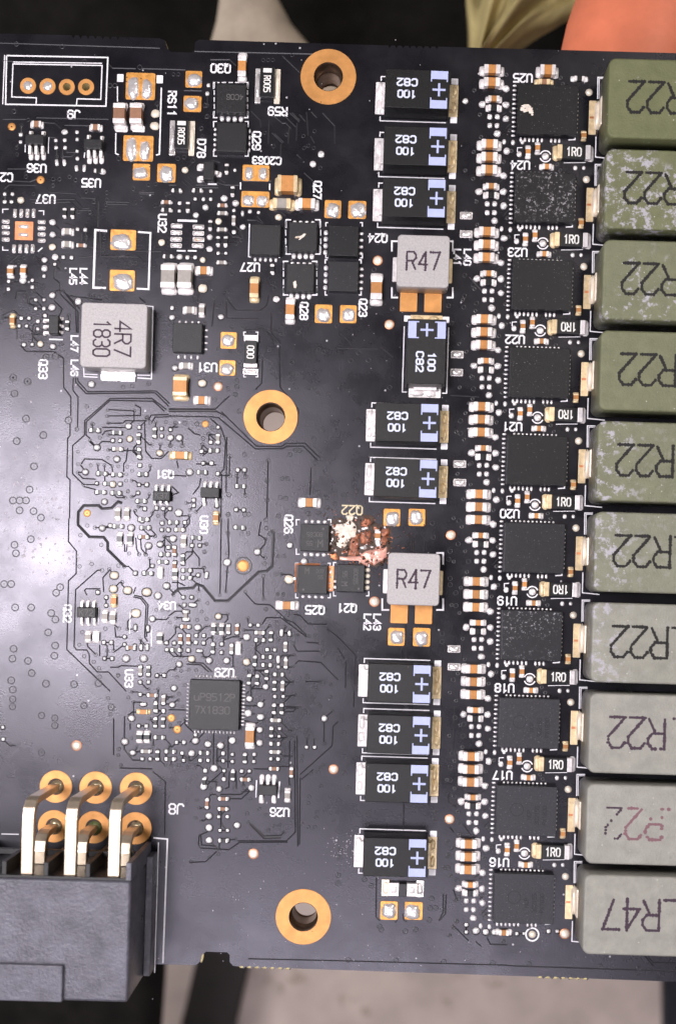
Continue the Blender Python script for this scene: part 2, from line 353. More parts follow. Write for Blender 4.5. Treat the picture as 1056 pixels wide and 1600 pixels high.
# ---- traces: raised roofs under the mask; coordinates are read off 4x enlargements (tile corner, points)
TR = [
((0,0), [[(680,400),(705,425),(850,428)],[(890,428),(1056,432),(1160,436)],[(230,735),(680,745)],[(20,745),(165,745)],[(270,765),(345,770),(385,805)],[(405,782),(560,785)],[(300,855),(350,860)],[(415,950),(475,952)],[(50,1055),(180,1055)],[(-400,255),(1000,300)],[(20,380),(80,382)]]),
((0,270), [[(60,50),(190,55),(230,40)],[(30,100),(60,75),(230,78)],[(290,90),(310,120),(480,130),(510,155),(600,160),(615,180),(612,340)],[(190,165),(470,165),(520,220),(560,222)],[(200,185),(440,182),(500,235),(560,232)],[(670,180),(810,183)],[(665,195),(800,197)],[(850,488),(1010,490),(1020,510)],[(345,600),(340,660),(375,690),(380,760),(490,870),(490,1000)],[(400,740),(475,840),(480,1000)],[(420,760),(500,850)],[(340,800),(390,850),(370,900)],[(100,790),(110,740),(165,740),(180,820),(240,830)],[(20,890),(90,860),(130,900)],[(60,970),(110,975),(110,1040)],[(625,360),(628,520),(870,525),(910,560)],[(490,530),(580,520)],[(440,770),(640,795)],[(870,780),(910,810)],[(870,130),(965,132)],[(870,120),(965,122)],[(400,310),(430,320),(490,345)],[(90,560),(130,520)],[(70,555),(120,515)],[(180,515),(150,545)],[(220,520),(260,560)]]),
((0,540), [[(130,0),(165,35),(340,38),(400,80),(400,260),(445,320),(445,440)],[(460,200),(458,280),(490,320),(487,510)],[(475,200),(475,230),(540,300),(970,295),(1056,380)],[(487,200),(490,222),(548,288),(978,284),(1060,362)],[(1030,412),(960,348),(690,342),(541,477),(540,560),(565,580)],[(1042,400),(950,330),(690,330),(531,470),(530,560),(456,625),(455,800),(525,870)],[(680,400),(840,408)],[(672,440),(880,437),(880,390),(845,370)],[(672,485),(770,485),(785,470),(905,470),(912,660),(950,705),(1010,705),(1056,660)],[(440,490),(440,560),(425,580),(420,820),(440,840),(437,1080)],[(560,600),(600,635),(640,600),(700,600)],[(640,510),(700,512),(790,512)],[(510,740),(530,708),(640,712),(700,750)],[(505,745),(530,780)],[(490,800),(520,830),(600,835)],[(525,880),(600,900)],[(640,560),(660,535),(700,530)],[(800,640),(790,720),(775,740),(775,790)],[(840,640),(870,600)],[(830,660),(870,700)],[(930,470),(945,435),(1056,430)],[(950,480),(970,448),(1056,445)]]),
((0,810), [[(432,0),(430,145),(480,205),(478,345),(430,390),(420,820),(690,1080)],[(635,322),(610,325),(475,445),(465,800),(480,822),(545,822),(560,850),(560,905),(610,960),(680,960),(790,1080)],[(685,325),(645,370),(650,460)],[(545,480),(530,450),(540,440),(630,440)],[(835,490),(880,500),(915,545),(905,740),(925,770)],[(840,480),(885,490),(927,540),(916,740)],[(720,680),(725,740),(800,745)],[(690,930),(740,930),(760,920),(880,925)],[(950,630),(1040,632),(1056,618)],[(850,430),(835,470)],[(710,660),(740,685)],[(715,835),(770,795)],[(625,860),(625,790)],[(545,770),(550,800),(600,850)],[(780,160),(780,210)],[(800,150),(790,210)],[(850,120),(855,190),(870,220)],[(880,130),(885,190),(910,220)]]),
((264,0), [[(0,432),(95,435)],[(260,372),(380,372),(420,410)],[(710,350),(820,455)],[(515,695),(570,750)],[(650,720),(710,770),(730,768),(765,805)],[(720,720),(795,795)],[(755,705),(815,760)],[(770,703),(820,755)],[(815,715),(855,760)],[(860,700),(870,850)],[(890,700),(925,735)],[(960,705),(1035,785),(1035,900)],[(645,830),(710,895)],[(660,835),(718,888)],[(885,850),(910,895)],[(800,965),(825,990)],[(625,750),(620,900)],[(265,1000),(320,1015)],[(570,750),(575,800)],[(750,800),(745,900)],[(800,770),(795,880)],[(700,900),(695,1000)],[(95,565),(205,567)],[(160,320),(1056,340)]]),
((264,270), [[(845,0),(900,50)],[(360,790),(420,860),(570,862),(610,830),(625,770)],[(360,910),(560,915)],[(640,870),(640,1000),(700,1070)],[(270,960),(285,800)],[(360,800),(360,910)],[(490,295),(550,297),(590,320)],[(550,270),(590,315)],[(270,600),(265,660),(170,665)],[(730,235),(755,255)],[(700,245),(730,270)],[(80,50),(140,100)],[(100,40),(160,90),(310,92)],[(120,20),(170,75),(310,77)],[(0,75),(50,77)],[(300,60),(350,75),(440,77)],[(320,40),(355,65)],[(460,50),(640,50)],[(600,980),(640,1030),(660,1080)],[(570,980),(470,985)]]),
((264,540), [[(0,395),(290,397),(345,345),(380,315)],[(0,412),(300,412),(350,440)],[(0,440),(265,445),(310,450),(540,645),(710,645),(735,630),(840,628),(930,720)],[(330,415),(545,628),(700,632),(730,612),(850,610),(940,700)],[(260,455),(330,520),(355,600),(345,770),(320,800)],[(362,570),(358,920)],[(380,690),(378,810)],[(620,720),(612,1075)],[(690,0),(695,260),(810,400),(800,500)],[(585,90),(580,235),(540,275)],[(888,760),(882,930)],[(0,510),(60,510)],[(120,515),(160,550),(200,560)],[(50,720),(60,765)],[(0,810),(110,815)],[(210,690),(270,640)],[(170,740),(300,745)],[(428,810),(428,870)],[(472,890),(478,930)],[(20,880),(60,920),(30,930)],[(150,930),(190,880),(200,830)],[(330,800),(325,1075)]]),
((264,810), [[(328,0),(320,470)],[(372,0),(370,90),(375,215),(365,320),(355,460)],[(475,465),(540,535),(630,540),(690,590),(735,635),(780,650),(860,730)],[(580,665),(610,620),(700,620),(740,650),(860,740)],[(780,600),(820,605),(870,660),(985,662)],[(590,370),(590,490)],[(560,110),(575,20)],[(560,100),(605,130),(600,160),(570,195)],[(850,1020),(950,1020)],[(780,790),(800,830),(945,830)],[(790,910),(810,890),(950,900),(1056,1010)],[(150,200),(190,250),(190,300)],[(0,610),(40,580),(110,580)],[(340,760),(400,740),(440,740)],[(20,400),(60,400),(100,420)],[(110,910),(200,915),(250,960)],[(130,900),(215,905),(270,960)],[(860,775),(930,778)],[(990,690),(1056,740)]]),
((264,1080), [[(800,280),(805,970)],[(820,540),(815,960)],[(820,520),(1020,340),(1025,220),(1056,190)],[(790,880),(735,935),(430,935)],[(740,943),(440,945),(375,990),(200,980),(185,960),(190,900),(240,880)],[(200,900),(205,960),(290,968)],[(785,310),(790,880)],[(500,820),(600,905),(700,900),(720,880)],[(970,190),(968,320)],[(755,310),(752,470)],[(720,95),(800,98),(780,125),(725,128)],[(280,260),(278,470)],[(372,280),(370,480)],[(240,585),(330,505)],[(320,645),(450,645),(500,600)],[(380,672),(455,672),(510,620)],[(130,1070),(230,1065),(300,1000)],[(830,550),(900,490)],[(450,90),(560,92),(600,50)],[(450,140),(540,142)],[(455,180),(540,200),(560,195)],[(450,60),(500,0)],[(530,485),(620,487)],[(0,115),(110,118)],[(0,230),(60,228),(115,180)],[(200,240),(130,320)],[(230,250),(180,300)],[(420,500),(422,610)],[(378,500),(375,600),(350,610)]]),
((528,270), [[(10,1000),(100,1080)],[(820,650),(900,740)],[(680,230),(700,300)]]),
((528,540), [[(265,5),(345,75)],[(0,15),(250,20)],[(735,695),(830,605)],[(700,310),(880,320)]]),
((528,810), [[(420,90),(460,135),(460,205)],[(432,90),(472,135),(472,205)],[(495,70),(540,130),(540,205)],[(420,640),(425,880)],[(410,800),(395,830),(395,880)],[(0,740),(110,855),(105,1060)],[(50,890),(45,1060)],[(0,810),(40,880)],[(775,750),(770,900)]]),
((528,1080), [[(410,705),(408,870)],[(727,90),(720,380)],[(100,0),(98,100)],[(690,640),(690,690),(740,720)],[(780,830),(830,900)],[(700,850),(720,880)]]),
((528,1330), [[(240,165),(237,410),(262,435)],[(658,265),(655,380),(630,435)],[(675,270),(670,390),(635,430)],[(715,460),(815,560)],[(860,565),(895,595)],[(-560,672),(0,684),(1056,712)],[(930,540),(950,580),(1056,585)],[(405,390),(410,430),(430,440)],[(720,240),(745,310)],[(370,430),(355,445)]]),
((792,1330), [[(0,715),(1056,750)],[(860,655),(910,715)],[(880,660),(910,695),(1056,700)]]),
((0,1080), [[(780,155),(778,360),(830,430),(900,432)],[(712,170),(712,400)],[(750,480),(955,485)],[(1035,570),(1030,900)],[(955,500),(1035,565)],[(815,200),(815,240)],[(800,150),(830,130),(900,132)]]),
]
THICK = [((0,540), [[(490,1080),(492,1040),(525,1000),(620,1000),(640,1020),(700,1015),(740,975),(765,985)]]),
((0,810), [[(490,0),(490,40),(560,115),(650,118),(675,150),(675,195),(780,300)]]),
((264,810), [[(20,480),(60,440),(150,435),(175,410),(215,425),(290,515),(370,515),(560,335),(610,330),(645,300),(655,90),(640,70)]]),
((264,1080), [[(510,830),(595,915),(700,912)]]),((264,540),[[(0,402),(295,404)]])]
tm = MB()
for (ox, oy), ls in TR:
    for l in ls: tm.strip([B(ox + x/4, oy + y/4) for x, y in l], 2.1, 0.02, 0.62)
for (ox, oy), ls in THICK:
    for l in ls: tm.strip([B(ox + x/4, oy + y/4) for x, y in l], 4.6, 0.02, 0.75)
o = link('traces', tm.mesh('traces', 'trace_mask'), PARTS); o['kind'] = 'stuff'

# ---- vias
S6 = 1056/170.0
VI = [
((0,160),S6,2.6,"145,92 278,170 212,225 165,440 170,505 255,690 555,525 610,525 520,745 578,745 680,725 737,755 515,810 840,865 900,855 330,890 910,965"),
((0,310),S6,2.6,"765,130 875,140 790,380 840,380 595,385 1015,330 1015,385 1005,445 1005,500 85,570 185,620 235,580 345,585 590,700 650,700 715,700 375,820 420,845 150,815 330,910 235,955 295,975 45,930 610,895 695,950"),
((0,310),S6,4.6,"968,755 1000,830 990,905 890,955"),
((0,440),S6,2.7,"45,350 220,530 325,510 670,330 600,605"),((0,440),S6,4.8,"130,930 268,968 540,725 450,735"),
((264,270),4,3.2,"395,630 375,740 368,790 285,780 185,800 305,835 388,965 465,965 700,865 708,950 705,1005 810,1000 1050,955 230,935 390,560 420,440 450,400 455,420 650,690 660,720"),
((264,540),4,3.2,"770,105 760,182 805,182 790,268 868,268 905,265 932,300 995,305 962,522 905,585 910,625 755,683 790,655 815,658 945,708 910,735 473,680 380,690 620,720 380,812 480,818 428,815 615,843 707,832 740,832 375,932 478,935 613,968 697,950 730,955 930,917 978,950 1035,905 1035,990 990,1015 935,1045 870,1050 370,1055 475,1055 498,1055 685,1065 440,410 425,220 425,258 370,270 415,305 285,340 380,35 440,40 310,25 575,70 630,25 40,485 100,485 175,490 270,515 215,580 250,555 10,625 85,625 210,620 935,25 965,40"),
((100,640),S6,2.5,"128,190 283,137 432,245 350,272 255,300 137,407 433,392 428,467 262,540 332,532 395,540 468,548 530,552 618,555 665,592 605,628 605,690 660,690 840,545 680,398 137,530 137,610 190,728 427,5 683,12 420,65 430,130 800,80 840,125 895,125 990,120 855,340 938,340 1035,345 622,795 660,845 725,940 690,985 595,855"),
((190,740),S6,2.5,"170,322 135,360 270,200 300,382 355,410 420,395 420,610 325,605 665,350 660,410 630,285 725,370 825,680 805,755 690,760 240,785 175,785 75,775 275,825 25,900 800,920 65,170 100,225 1030,575 1025,770 1025,955 1035,395"),
((190,900),S6,2.5,"545,140 505,185 750,145 750,235 835,265 778,345 825,415 735,425 550,285 530,405 470,450 525,495 815,490 60,515 185,615 580,780 795,785 520,910 580,920 655,915 725,915 540,980 955,180 1015,150 880,600 990,610 340,330 400,335 455,330 1030,375"),
((300,920),S6,2.5,"515,30 695,95 830,55 885,60 720,195 825,325 752,360 905,370 545,285 505,400 465,485 840,495 1020,455 985,525 990,645 985,760 620,570 545,790 610,790 400,760 575,970 980,905"),
((180,1040),S6,2.5,"30,100 165,255 130,310 180,355 420,230 325,225 680,190 620,275 560,305 615,335 655,395 680,515 625,555 535,580 340,520 160,705 37,810 30,870 55,965 210,790 372,780 535,785 487,965 543,965 620,968 700,980 790,970 720,920 990,925"),
((290,1180),S6,2.6,"245,325 250,380 110,435 135,515 100,610 155,635 605,650 345,665 715,520 780,580 625,425 805,725 858,690 905,685 955,755 485,815 325,915 320,960 235,990 55,1035 300,255 560,295 565,350 475,315 1005,290"),
((0,540),4,5.2,"85,200 175,225 93,300 165,457 430,467 273,560 107,597 215,755 187,900 83,968 125,968 165,968 125,1030 212,1035 258,1075"),((0,540),4,3,"545,380 482,522 580,490 920,450 770,258 828,252 930,238"),
((0,810),4,5.2,"195,130 93,165 102,218 28,410 72,410 378,430 353,465 97,557 197,557 322,592 348,632 303,713 347,795 342,858 87,815 80,877 177,890 200,967 72,1013 82,1070 290,1033 465,1037 617,1030"),
((0,810),4,2.8,"635,165 575,285 500,300 505,105 548,45 640,325 685,318 742,295 778,300 497,790 528,860 588,897 620,937 740,980 625,990 660,690 745,688 517,712 600,852 672,827 712,827 595,58 970,110 1030,115 870,225 910,225 765,400"),
((0,1080),4,4.8,"82,50 80,97 262,152 345,168 345,215 527,90 262,382 697,100"),((0,1080),4,2.8,"692,143 677,45 757,463 745,360 740,400 98,340"),
((264,810),4,2.8,"605,10 610,60 630,95 605,130 690,110 730,115 600,245 600,280 685,235 720,235 670,345 700,350 680,475 715,475 370,95 455,95 495,95 235,160 222,210 220,310 590,360 592,500 605,570 745,600 800,730 875,735 910,735 955,780 970,835 780,855 865,985 955,1025 1010,1040"),
((528,270),4,3.2,"225,605 340,850 790,770 785,840 865,815 790,640 845,700 690,830 710,940 715,1000 205,830"),
((528,540),4,3.4,"80,95 190,92 130,45 322,262 35,935 125,910 205,690 270,1035 845,270 765,470 765,550 205,615 830,735 840,200"),
((528,810),4,3.4,"590,30 595,118 700,205 690,255 815,270 700,375 700,415 735,465 735,545 520,635 650,720 650,770 720,1010 135,640 120,635 340,650 750,160 755,15"),
((528,1080),4,3.4,"180,765 178,830 700,475 700,555 610,755 603,805 760,825 725,660 685,940 685,1030 35,260 40,410 40,515 65,605 785,205 780,280 15,985 10,1040 730,165 710,390"),
((528,1330),4,3.6,"165,175 208,215 585,295 575,355 610,355 570,430 420,500 485,490 270,490 690,25 685,105 740,180 750,290 895,270 65,680 362,683 660,690 965,697 0,150 0,200 260,470 900,385 920,415"),
((792,1330),4,3.6,"135,705 580,720 820,730"),
((264,1080),4,2.8,"790,25 1010,40 810,105 850,125 945,95 935,85 770,245 735,290 775,295 865,295 905,300 970,330 1020,125 775,405 830,410 825,440 780,470 945,480 960,465 885,515 930,505 950,595 875,660 870,700 925,755 920,790 1025,810 830,830 870,850 910,850 700,625 490,765"),
((0,0),4,3.4,"875,420 690,535 720,535 530,385 90,695 105,275 390,290"),((160,90),S6,3.2,"75,270 125,270 1000,465 1020,570 960,690 535,450 160,980 735,980 795,965 880,1000"),
((0,270),4,2.8,"165,25 335,40 375,40 475,45 435,25 335,78 540,115 580,105 670,125 835,100 885,160 850,185 670,170 665,200 655,238 590,180 565,245 975,70 930,75 1040,135 970,205 830,565 850,565 815,570"),
((264,0),4,2.6,"240,660 235,730 205,800 210,850 840,850 910,820 870,910 845,925 945,1050 905,925 650,375 620,375 590,375 770,345 60,465 30,465 735,840 655,915 600,830"),
]
vm = MB()
def via(mb, x, y, R):
    c = B(x, y); R *= 1.12; mb.torus(c[0], c[1], R*0.90, R*0.15, 0.7, n=16, mi=0); mb.disc(c[0], c[1], R*0.30, 0.10, 8, mi=1)
for (ox, oy), sc_, R, s in VI:
    for q in s.split():
        a, b = q.split(','); via(vm, ox + float(a)/sc_, oy + float(b)/sc_, R)
o = link('vias', vm.mesh('vias', ['trace_mask', 'via_core']), PARTS); o['kind'] = 'stuff'

# ---- small solder pads and test points (too small to pick apart): one part
PAD = [ # tile, scale, shape s/r/v/h/w, points
((0,160),S6,'s',"205,313 203,385 312,300 432,303 545,370 632,368 548,440 635,440 750,290 752,360 752,475 755,547 932,670 870,335 998,345 50,890 125,890 50,965 115,965"),((0,160),S6,'v',"555,585 628,585 745,640 820,640"),((0,160),S6,'r',"632,287 1000,672"),((0,160),S6,'g',"205,950"),
((0,310),S6,'r',"513,232 513,350 435,597 538,570 435,680 225,795 510,940 762,1000"),((0,310),S6,'g',"510,472"),
((0,310),S6,'s',"635,110 712,110 635,182 710,182 757,300 830,305 757,460 830,462 617,570 697,575 535,640 430,755 88,805 85,880 318,795 318,862 350,985 430,985"),
((0,440),S6,'s',"350,262 430,262 210,355 285,355 190,430 262,430 370,385 370,460 235,610 315,610 445,385 445,445 440,510 440,330 660,395 660,460"),((0,440),S6,'r',"508,250 515,630 890,995"),((0,440),S6,'g',"395,605"),
((240,250),S6,'s',"190,300 265,305 390,300 467,303 557,303 405,378 485,380 555,380 87,415 170,415 255,418 340,420 90,490 170,492 252,495 333,497 770,272 768,345 635,445 708,447 635,520 708,522 555,600 550,675 630,680 703,680 630,755 705,755 628,830 700,830 628,905 703,905 625,1000 700,1000 780,490 780,555 780,625 780,700 715,50 710,130 790,100 105,940 180,940 330,945 405,945 935,500 1020,510"),
((240,250),S6,'r',"685,372 797,420 505,460 412,535 867,650 547,750 545,865 255,940"),((240,250),S6,'g',"632,595 480,970 80,800 307,97"),((240,250),S6,'v',"865,520"),
((160,90),S6,'G',"515,545 510,665"),((160,90),S6,'s',"1030,270 1020,350"),
((264,0),4,'r',"950,965 900,1025"),((264,0),4,'s',"243,540 245,583 360,1035 415,1060"),
((264,270),4,'r',"670,790 325,900 20,905"),((264,270),4,'g',"685,278 215,545"),((264,270),4,'G',"212,722"),((264,270),4,'s',"20,845 645,580 650,630"),
((264,540),4,'r',"65,575 10,575 130,790 38,140"),((264,540),4,'g',"308,255"),((264,540),4,'G',"208,235"),
((264,540),4,'s',"430,777 472,777 425,880 470,880 420,1025 467,1027 308,510 308,560 308,605 262,603 305,655 258,660 205,660 215,735 267,735 185,790 232,795 305,800 222,985 300,1000 155,965 155,1000"),
((100,640),S6,'s',"265,200 340,205 483,225 553,228 475,300 548,300 485,385 560,385 733,172 733,243 728,318 728,385 740,465 738,540 735,628 800,628 885,190 950,185 885,262 950,255 1035,195 1040,265 335,620 410,622 478,632 553,632 322,715 400,718 548,722 320,803 398,803 472,808 545,812 730,728 805,728 720,808 715,887 790,890 785,962 900,955 965,960 1030,960"),
((100,640),S6,'r',"628,160 515,480 210,605 395,893 322,367"),((100,640),S6,'g',"640,283 475,725 930,420"),
((190,740),S6,'s',"180,445 258,445 395,480 468,475 540,475 615,475 195,525 268,525 392,545 455,545 530,545 600,545 180,615 255,615 690,620 760,625 685,697 760,697 455,715 510,715 385,785 455,785 522,785 597,795 365,855 440,860 520,862 597,868 300,895 295,970 135,965 220,965 597,940 672,940 597,1010 670,1010 745,985 515,935 515,1005 700,240 700,310"),
((190,740),S6,'r',"555,380 95,525 375,685 500,630 262,700 1025,860"),((190,740),S6,'v',"825,985"),
((190,900),S6,'s',"600,205 680,205 610,280 585,490 658,492 570,575 648,577 725,577 800,577 580,648 655,648 722,645 797,650 437,648 512,650 440,715 490,715 570,720 648,720 890,480 972,480 890,550 970,552 890,660 972,660 888,740 970,742 1040,480 1040,550 190,880 268,882 345,965 415,965 30,665 60,700"),
((190,900),S6,'h',"690,280 625,345 625,420 758,725"),((190,900),S6,'r',"438,95 353,190 300,415 740,498 560,855 850,820 1020,820 215,800 45,800"),((190,900),S6,'g',"940,390 680,805"),((190,900),S6,'v',"135,500 258,510 130,690 190,690 250,690"),((190,900),S6,'G',"60,140 245,155 140,360"),
((300,920),S6,'s',"365,352 443,352 567,352 642,352 365,427 437,427 622,425 697,425 622,497 697,497 770,425 765,495 910,525 905,600 730,590 803,592 385,545 385,620 615,660 692,660 762,660 762,740 610,735 690,738 838,758 912,760 725,800 725,870 805,830 880,830 803,905 880,905 800,975 880,980 560,840 550,915 632,845 635,920 805,1045 885,1045"),
((300,920),S6,'v',"868,425 945,432 835,685 910,690"),((300,920),S6,'r',"530,467 715,950"),((300,920),S6,'g',"530,710"),((300,920),S6,'h',"70,605"),
((180,1040),S6,'s',"245,85 325,85 245,160 325,160 245,280 322,283 403,290 478,298 395,360 468,365 395,515 470,515 230,585 303,585 393,585 468,585 390,695 470,695 597,745 668,745 265,830 343,830 415,832 497,832 577,832 650,850 265,905 342,905 415,905 495,905 575,905 665,920 828,842 903,848 825,920 902,920 780,670 875,1020 400,440 470,440"),
((180,1040),S6,'h',"275,375"),((180,1040),S6,'r',"572,218 555,380 160,510 95,738 172,845 780,728 900,762 743,850 960,995"),
((300,1070),S6,'s',"800,122 868,122 797,195 870,195 797,270 872,270 772,340 850,345 772,420 850,425 770,497 845,500 768,572 842,570 765,650 845,650 765,718 835,720 762,812 835,812 965,812 965,885 303,665 303,738 393,675 393,745 515,675 605,675 515,745 600,745 132,830 312,835 398,835 482,838 557,838 128,905 310,915 400,918 480,915 555,918"),
((300,1070),S6,'r',"717,20 555,135 665,190 545,275 665,312 657,437 657,565 277,590 390,540 115,985 265,1010 577,1000"),
((290,1180),S6,'s',"212,430 330,420 408,420 210,505 325,517 405,520 322,597 405,597 335,730 408,730 333,825 405,825"),((290,1180),S6,'r',"227,590 228,705 498,680 228,825"),
((0,810),4,'s',"613,462 665,493 665,543 650,775 697,775 655,875 702,875 775,790 780,740"),((0,810),4,'r',"795,875 900,878 985,480 1005,160 1035,420 930,175 640,60 820,55"),((0,810),4,'G',"715,355 710,440 800,450 920,455 850,600"),
((0,810),4,'s',"880,60 930,60 890,15 920,115 880,110 690,45 715,50 765,50 1010,25 1015,70"),
((264,1080),4,'s',"860,350 910,350"),((264,1080),4,'r',"970,170"),((264,810),4,'r',"552,208 365,275 755,168"),((264,810),4,'s',"415,55 465,60"),((264,810),4,'g',"308,612"),
((430,770),5.558,'s',"170,745 480,690 520,768 520,820"),((430,770),5.558,'G',"120,752"),((430,770),5.558,'r',"250,597"),
((0,540),4,'r',"575,240"),((0,1080),4,'s',"20,225 22,300"),((528,1330),4,'s',"800,460 800,505"),((528,1330),4,'r',"860,497 922,505 975,505"),((792,1330),4,'s',"258,500 312,500 15,515 60,515 105,515"),((528,0),4,'r',"795,632"),
]
pm = MB(); seen = []
SZ = {'s': (5.6, 5.6, 4.0), 'r': (10.2, 9.6, 2.0), 'g': (10.2, 9.8, 2.0), 'v': (5.2, 10, 4.0), 'h': (11, 5.4, 4.0), 'G': (13, 11.5, 2.6)}
for (ox, oy), sc_, ty, s in PAD:
    for q in s.split():
        a, b = q.split(','); x, y = ox + float(a)/sc_, oy + float(b)/sc_
        if any((x-u)**2 + (y-v)**2 < 12 for u, v in seen): continue
        seen.append((x, y)); c = B(x, y); ww, dd, ex = SZ[ty]; j = random.uniform(.9, 1.12)
        pm.dome(c[0] + .3, c[1] - .3, ww*j + 2.6, dd*j + 2.6, .04, 0.03, ex, n=12, mi=2, rings=((1, 0), (.9, .5)))
        pm.dome(c[0], c[1], ww*j, dd*j*random.uniform(.92, 1.08), random.uniform(1.3, 2.2) if ty not in 'rgG' else random.uniform(1.8, 3.2), 0.05, ex, n=12, rough=0.07, mi=1 if ty in 'gG' else 0, rot=random.uniform(-.12, .12))
o = link('solder_pads', pm.mesh('solder_pads', ['solder_dot', 'solder_warm', 'bare_laminate']), PARTS); o['kind'] = 'stuff'
# short escape traces from pads to their nearest via
VP = []
for (ox, oy), sc_, R_, st_ in VI:
    for q in st_.split():
        a, b = q.split(','); VP.append((ox + float(a)/sc_, oy + float(b)/sc_))
em = MB(); rr = random.Random(3)
for x, y in seen:
    near = sorted(((x-u)**2 + (y-v)**2, u, v) for u, v in VP)[:2]
    for d2, u, v in near[:1]:
        if 30 < d2 < 900 and rr.random() < .62:
            dx, dy = u - x, v - y; m_ = min(abs(dx), abs(dy)); mid = (x + math.copysign(m_, dx), y + math.copysign(m_, dy))
            pts_ = [B(x, y), B(*mid), B(u, v)] if max(abs(dx), abs(dy)) - m_ > 2 and m_ > 2 else [B(x, y), B(u, v)]
            em.strip(pts_, 2.0, 0.015, 0.6)
    cand = sorted(((x-u)**2 + (y-v)**2, u, v) for u, v in seen if (u, v) != (x, y))[:1]
    if cand and cand[0][0] < 230 and rr.random() < .22: em.strip([B(x, y), B(cand[0][1], cand[0][2])], 2.4, 0.015, 0.7)
o = link('escape_traces', em.mesh('escape_traces', 'trace_mask'), PARTS); o['kind'] = 'stuff'
# the tiniest chips, sitting across neighbouring pads
tc_ = MB(); used = set()
for i_, (x, y) in enumerate(seen):
    if not (100 < x < 470 and 250 < y < 1330): continue
    for k_, (u, v) in enumerate(seen):
        dx, dy = u - x, v - y
        if k_ > i_ and i_ not in used and k_ not in used and 10 < math.hypot(dx, dy) < 13.6 and min(abs(dx), abs(dy)) < 2.2 and rr.random() < .5:
            used |= {i_, k_}; c = B((x+u)/2, (y+v)/2); hz = abs(dx) > abs(dy); mi_ = rr.choice((0, 0, 0, 1, 2))
            tc_.slab(8 if hz else 5.4, 5.4 if hz else 8, .4, 3.8, .4, .3, 1, at=c, mi=mi_)
            for s_ in (-1, 1): tc_.slab(3.2 if hz else 5.8, 5.8 if hz else 3.2, .3, 4.1, .5, .4, 2, at=(c[0] + (s_*5.4 if hz else 0), c[1] + (0 if hz else s_*5.4)), mi=3)
o = link('tiny_chips', tc_.mesh('tiny_chips', ['resistor_black', 'ceramic_grey', 'ceramic_brown', 'end_metal']), PARTS); o['kind'] = 'stuff'
# dried flux flakes on the mask
fm = MB()
for cx_, cy_, sx_, sy_, n_ in ((55, 800, 42, 75, 150), (105, 880, 14, 30, 30), (535, 1325, 16, 14, 70), (700, 260, 200, 120, 60), (430, 1420, 170, 60, 70), (640, 1490, 160, 18, 40), (600, 560, 60, 90, 30)):
    for _ in range(n_):
        q = B(rr.gauss(cx_, sx_), rr.gauss(cy_, sy_)); r_ = rr.uniform(.9, 3.6) if cx_ < 120 else rr.uniform(.6, 1.5)
        if cx_ < 120 and q[0] < B(6, 0)[0] - 300: continue
        fm.dome(q[0], q[1], r_*rr.uniform(.8, 2.2), r_, .25, .02, 2.2, n=8, rough=.3, rings=((1, 0), (.8, .7)), rot=rr.uniform(0, 3))
o = link('flux_flakes', fm.mesh('flux_flakes', 'flux'), PARTS); o['kind'] = 'stuff'
# bare copper test points (single, well apart)
for x, y, r in ((590, 407, 6.5), (608, 507, 6.5), (704, 836, 6.5), (585, 940, 7), (521, 1202, 6.5), (396, 1334, 7), (702, 1280, 6.5), (120, 1165, 7), (341, 604, 6), (882, 1459, 7)):
    c = B(x, y); m = MB().dome(0, 0, 2*r+2.6, 2*r+2.6, .35, 0.03, n=16, rings=((1, 0), (.95, .9)), mi=1).dome(0, 0, 2*r, 2*r, 2.4, 0.3, n=16)
    link('test_point', m.mesh('test_point', ['solder_warm', 'copper']), PARTS, (c[0], c[1], 0))
for x, y, r, ri in ((19, 198, 6.2, 1.2), (64, 281, 6.2, 1.2), (380, 884, 9.5, 0), (321, 662.5, 5.4, 1), (136.7, 801.8, 6, 1.2), (268, 1121.8, 6.2, 1.1), (277.4, 1139.8, 6.4, 1.1), (269.5, 1120, 0, 0)):
    if not r: continue
    c = B(x, y); m = MB().dome(0, 0, 2*r, 2*r, .7, 0.03, n=20, rings=((1, 0), (.93, 1), (.5, 1)))
    if ri: m.disc(0, 0, ri, 0.85, 8, mi=1)
    else: m.torus(0, 0, r+3.6, 1.2, .5, 24, mi=2)
    link('gold_test_pad', m.mesh('gold_test_pad', ['gold', 'char', 'trace_mask']), PARTS, (c[0], c[1], 0))

# ---- silk-screen outlines
sk = MB()
def silk(pts, wd=1.6, z=0.34): sk.strip([B(*p) for p in pts], wd, z)
def silkbar(x, y, ww, dd):
    c = B(x, y); sk.slab(ww, dd, 0.02, 0.5, 0.8, 0.1, 2, at=c, bottom=False)
silk([(11, 87), (169, 90), (166, 166), (9.5, 163), (11, 87)], 2.2)
silk([(57, 164), (57.5, 153), (19, 151.5), (21, 100), (160, 102.5), (158, 155.5), (121, 154.5), (120, 165)], 1.8, 0.38)
silk([(8, 86), (5, 163)], 1.6); silk([(21, 97), (160, 99)], 1.6)
silk([(184, 135), (184, 159)]); silk([(252.5, 137), (249.5, 241), (244, 242.5)], 2.2); silk([(181.5, 208), (181, 240), (186, 242)], 1.8)
silkbar(188.5, 122, 10, 12); silkbar(250, 124, 10, 12.5)
silk([(168, 361), (149.5, 359.5), (146.5, 449.5), (166, 450)], 3.4); silk([(216, 362.5), (235.5, 364), (232.5, 452), (214, 451)], 2.8)
silk([(111, 469.5), (111.4, 476)], .01)
silk([(229, 478), (239.5, 479), (237, 592), (215, 590.5)], 1.7); silk([(131, 572), (132, 588.5), (153, 589.5)], 1.7); silk([(235, 586.5), (215, 586)], 1.4); silk([(133, 584.5), (153, 585.5)], 1.4)
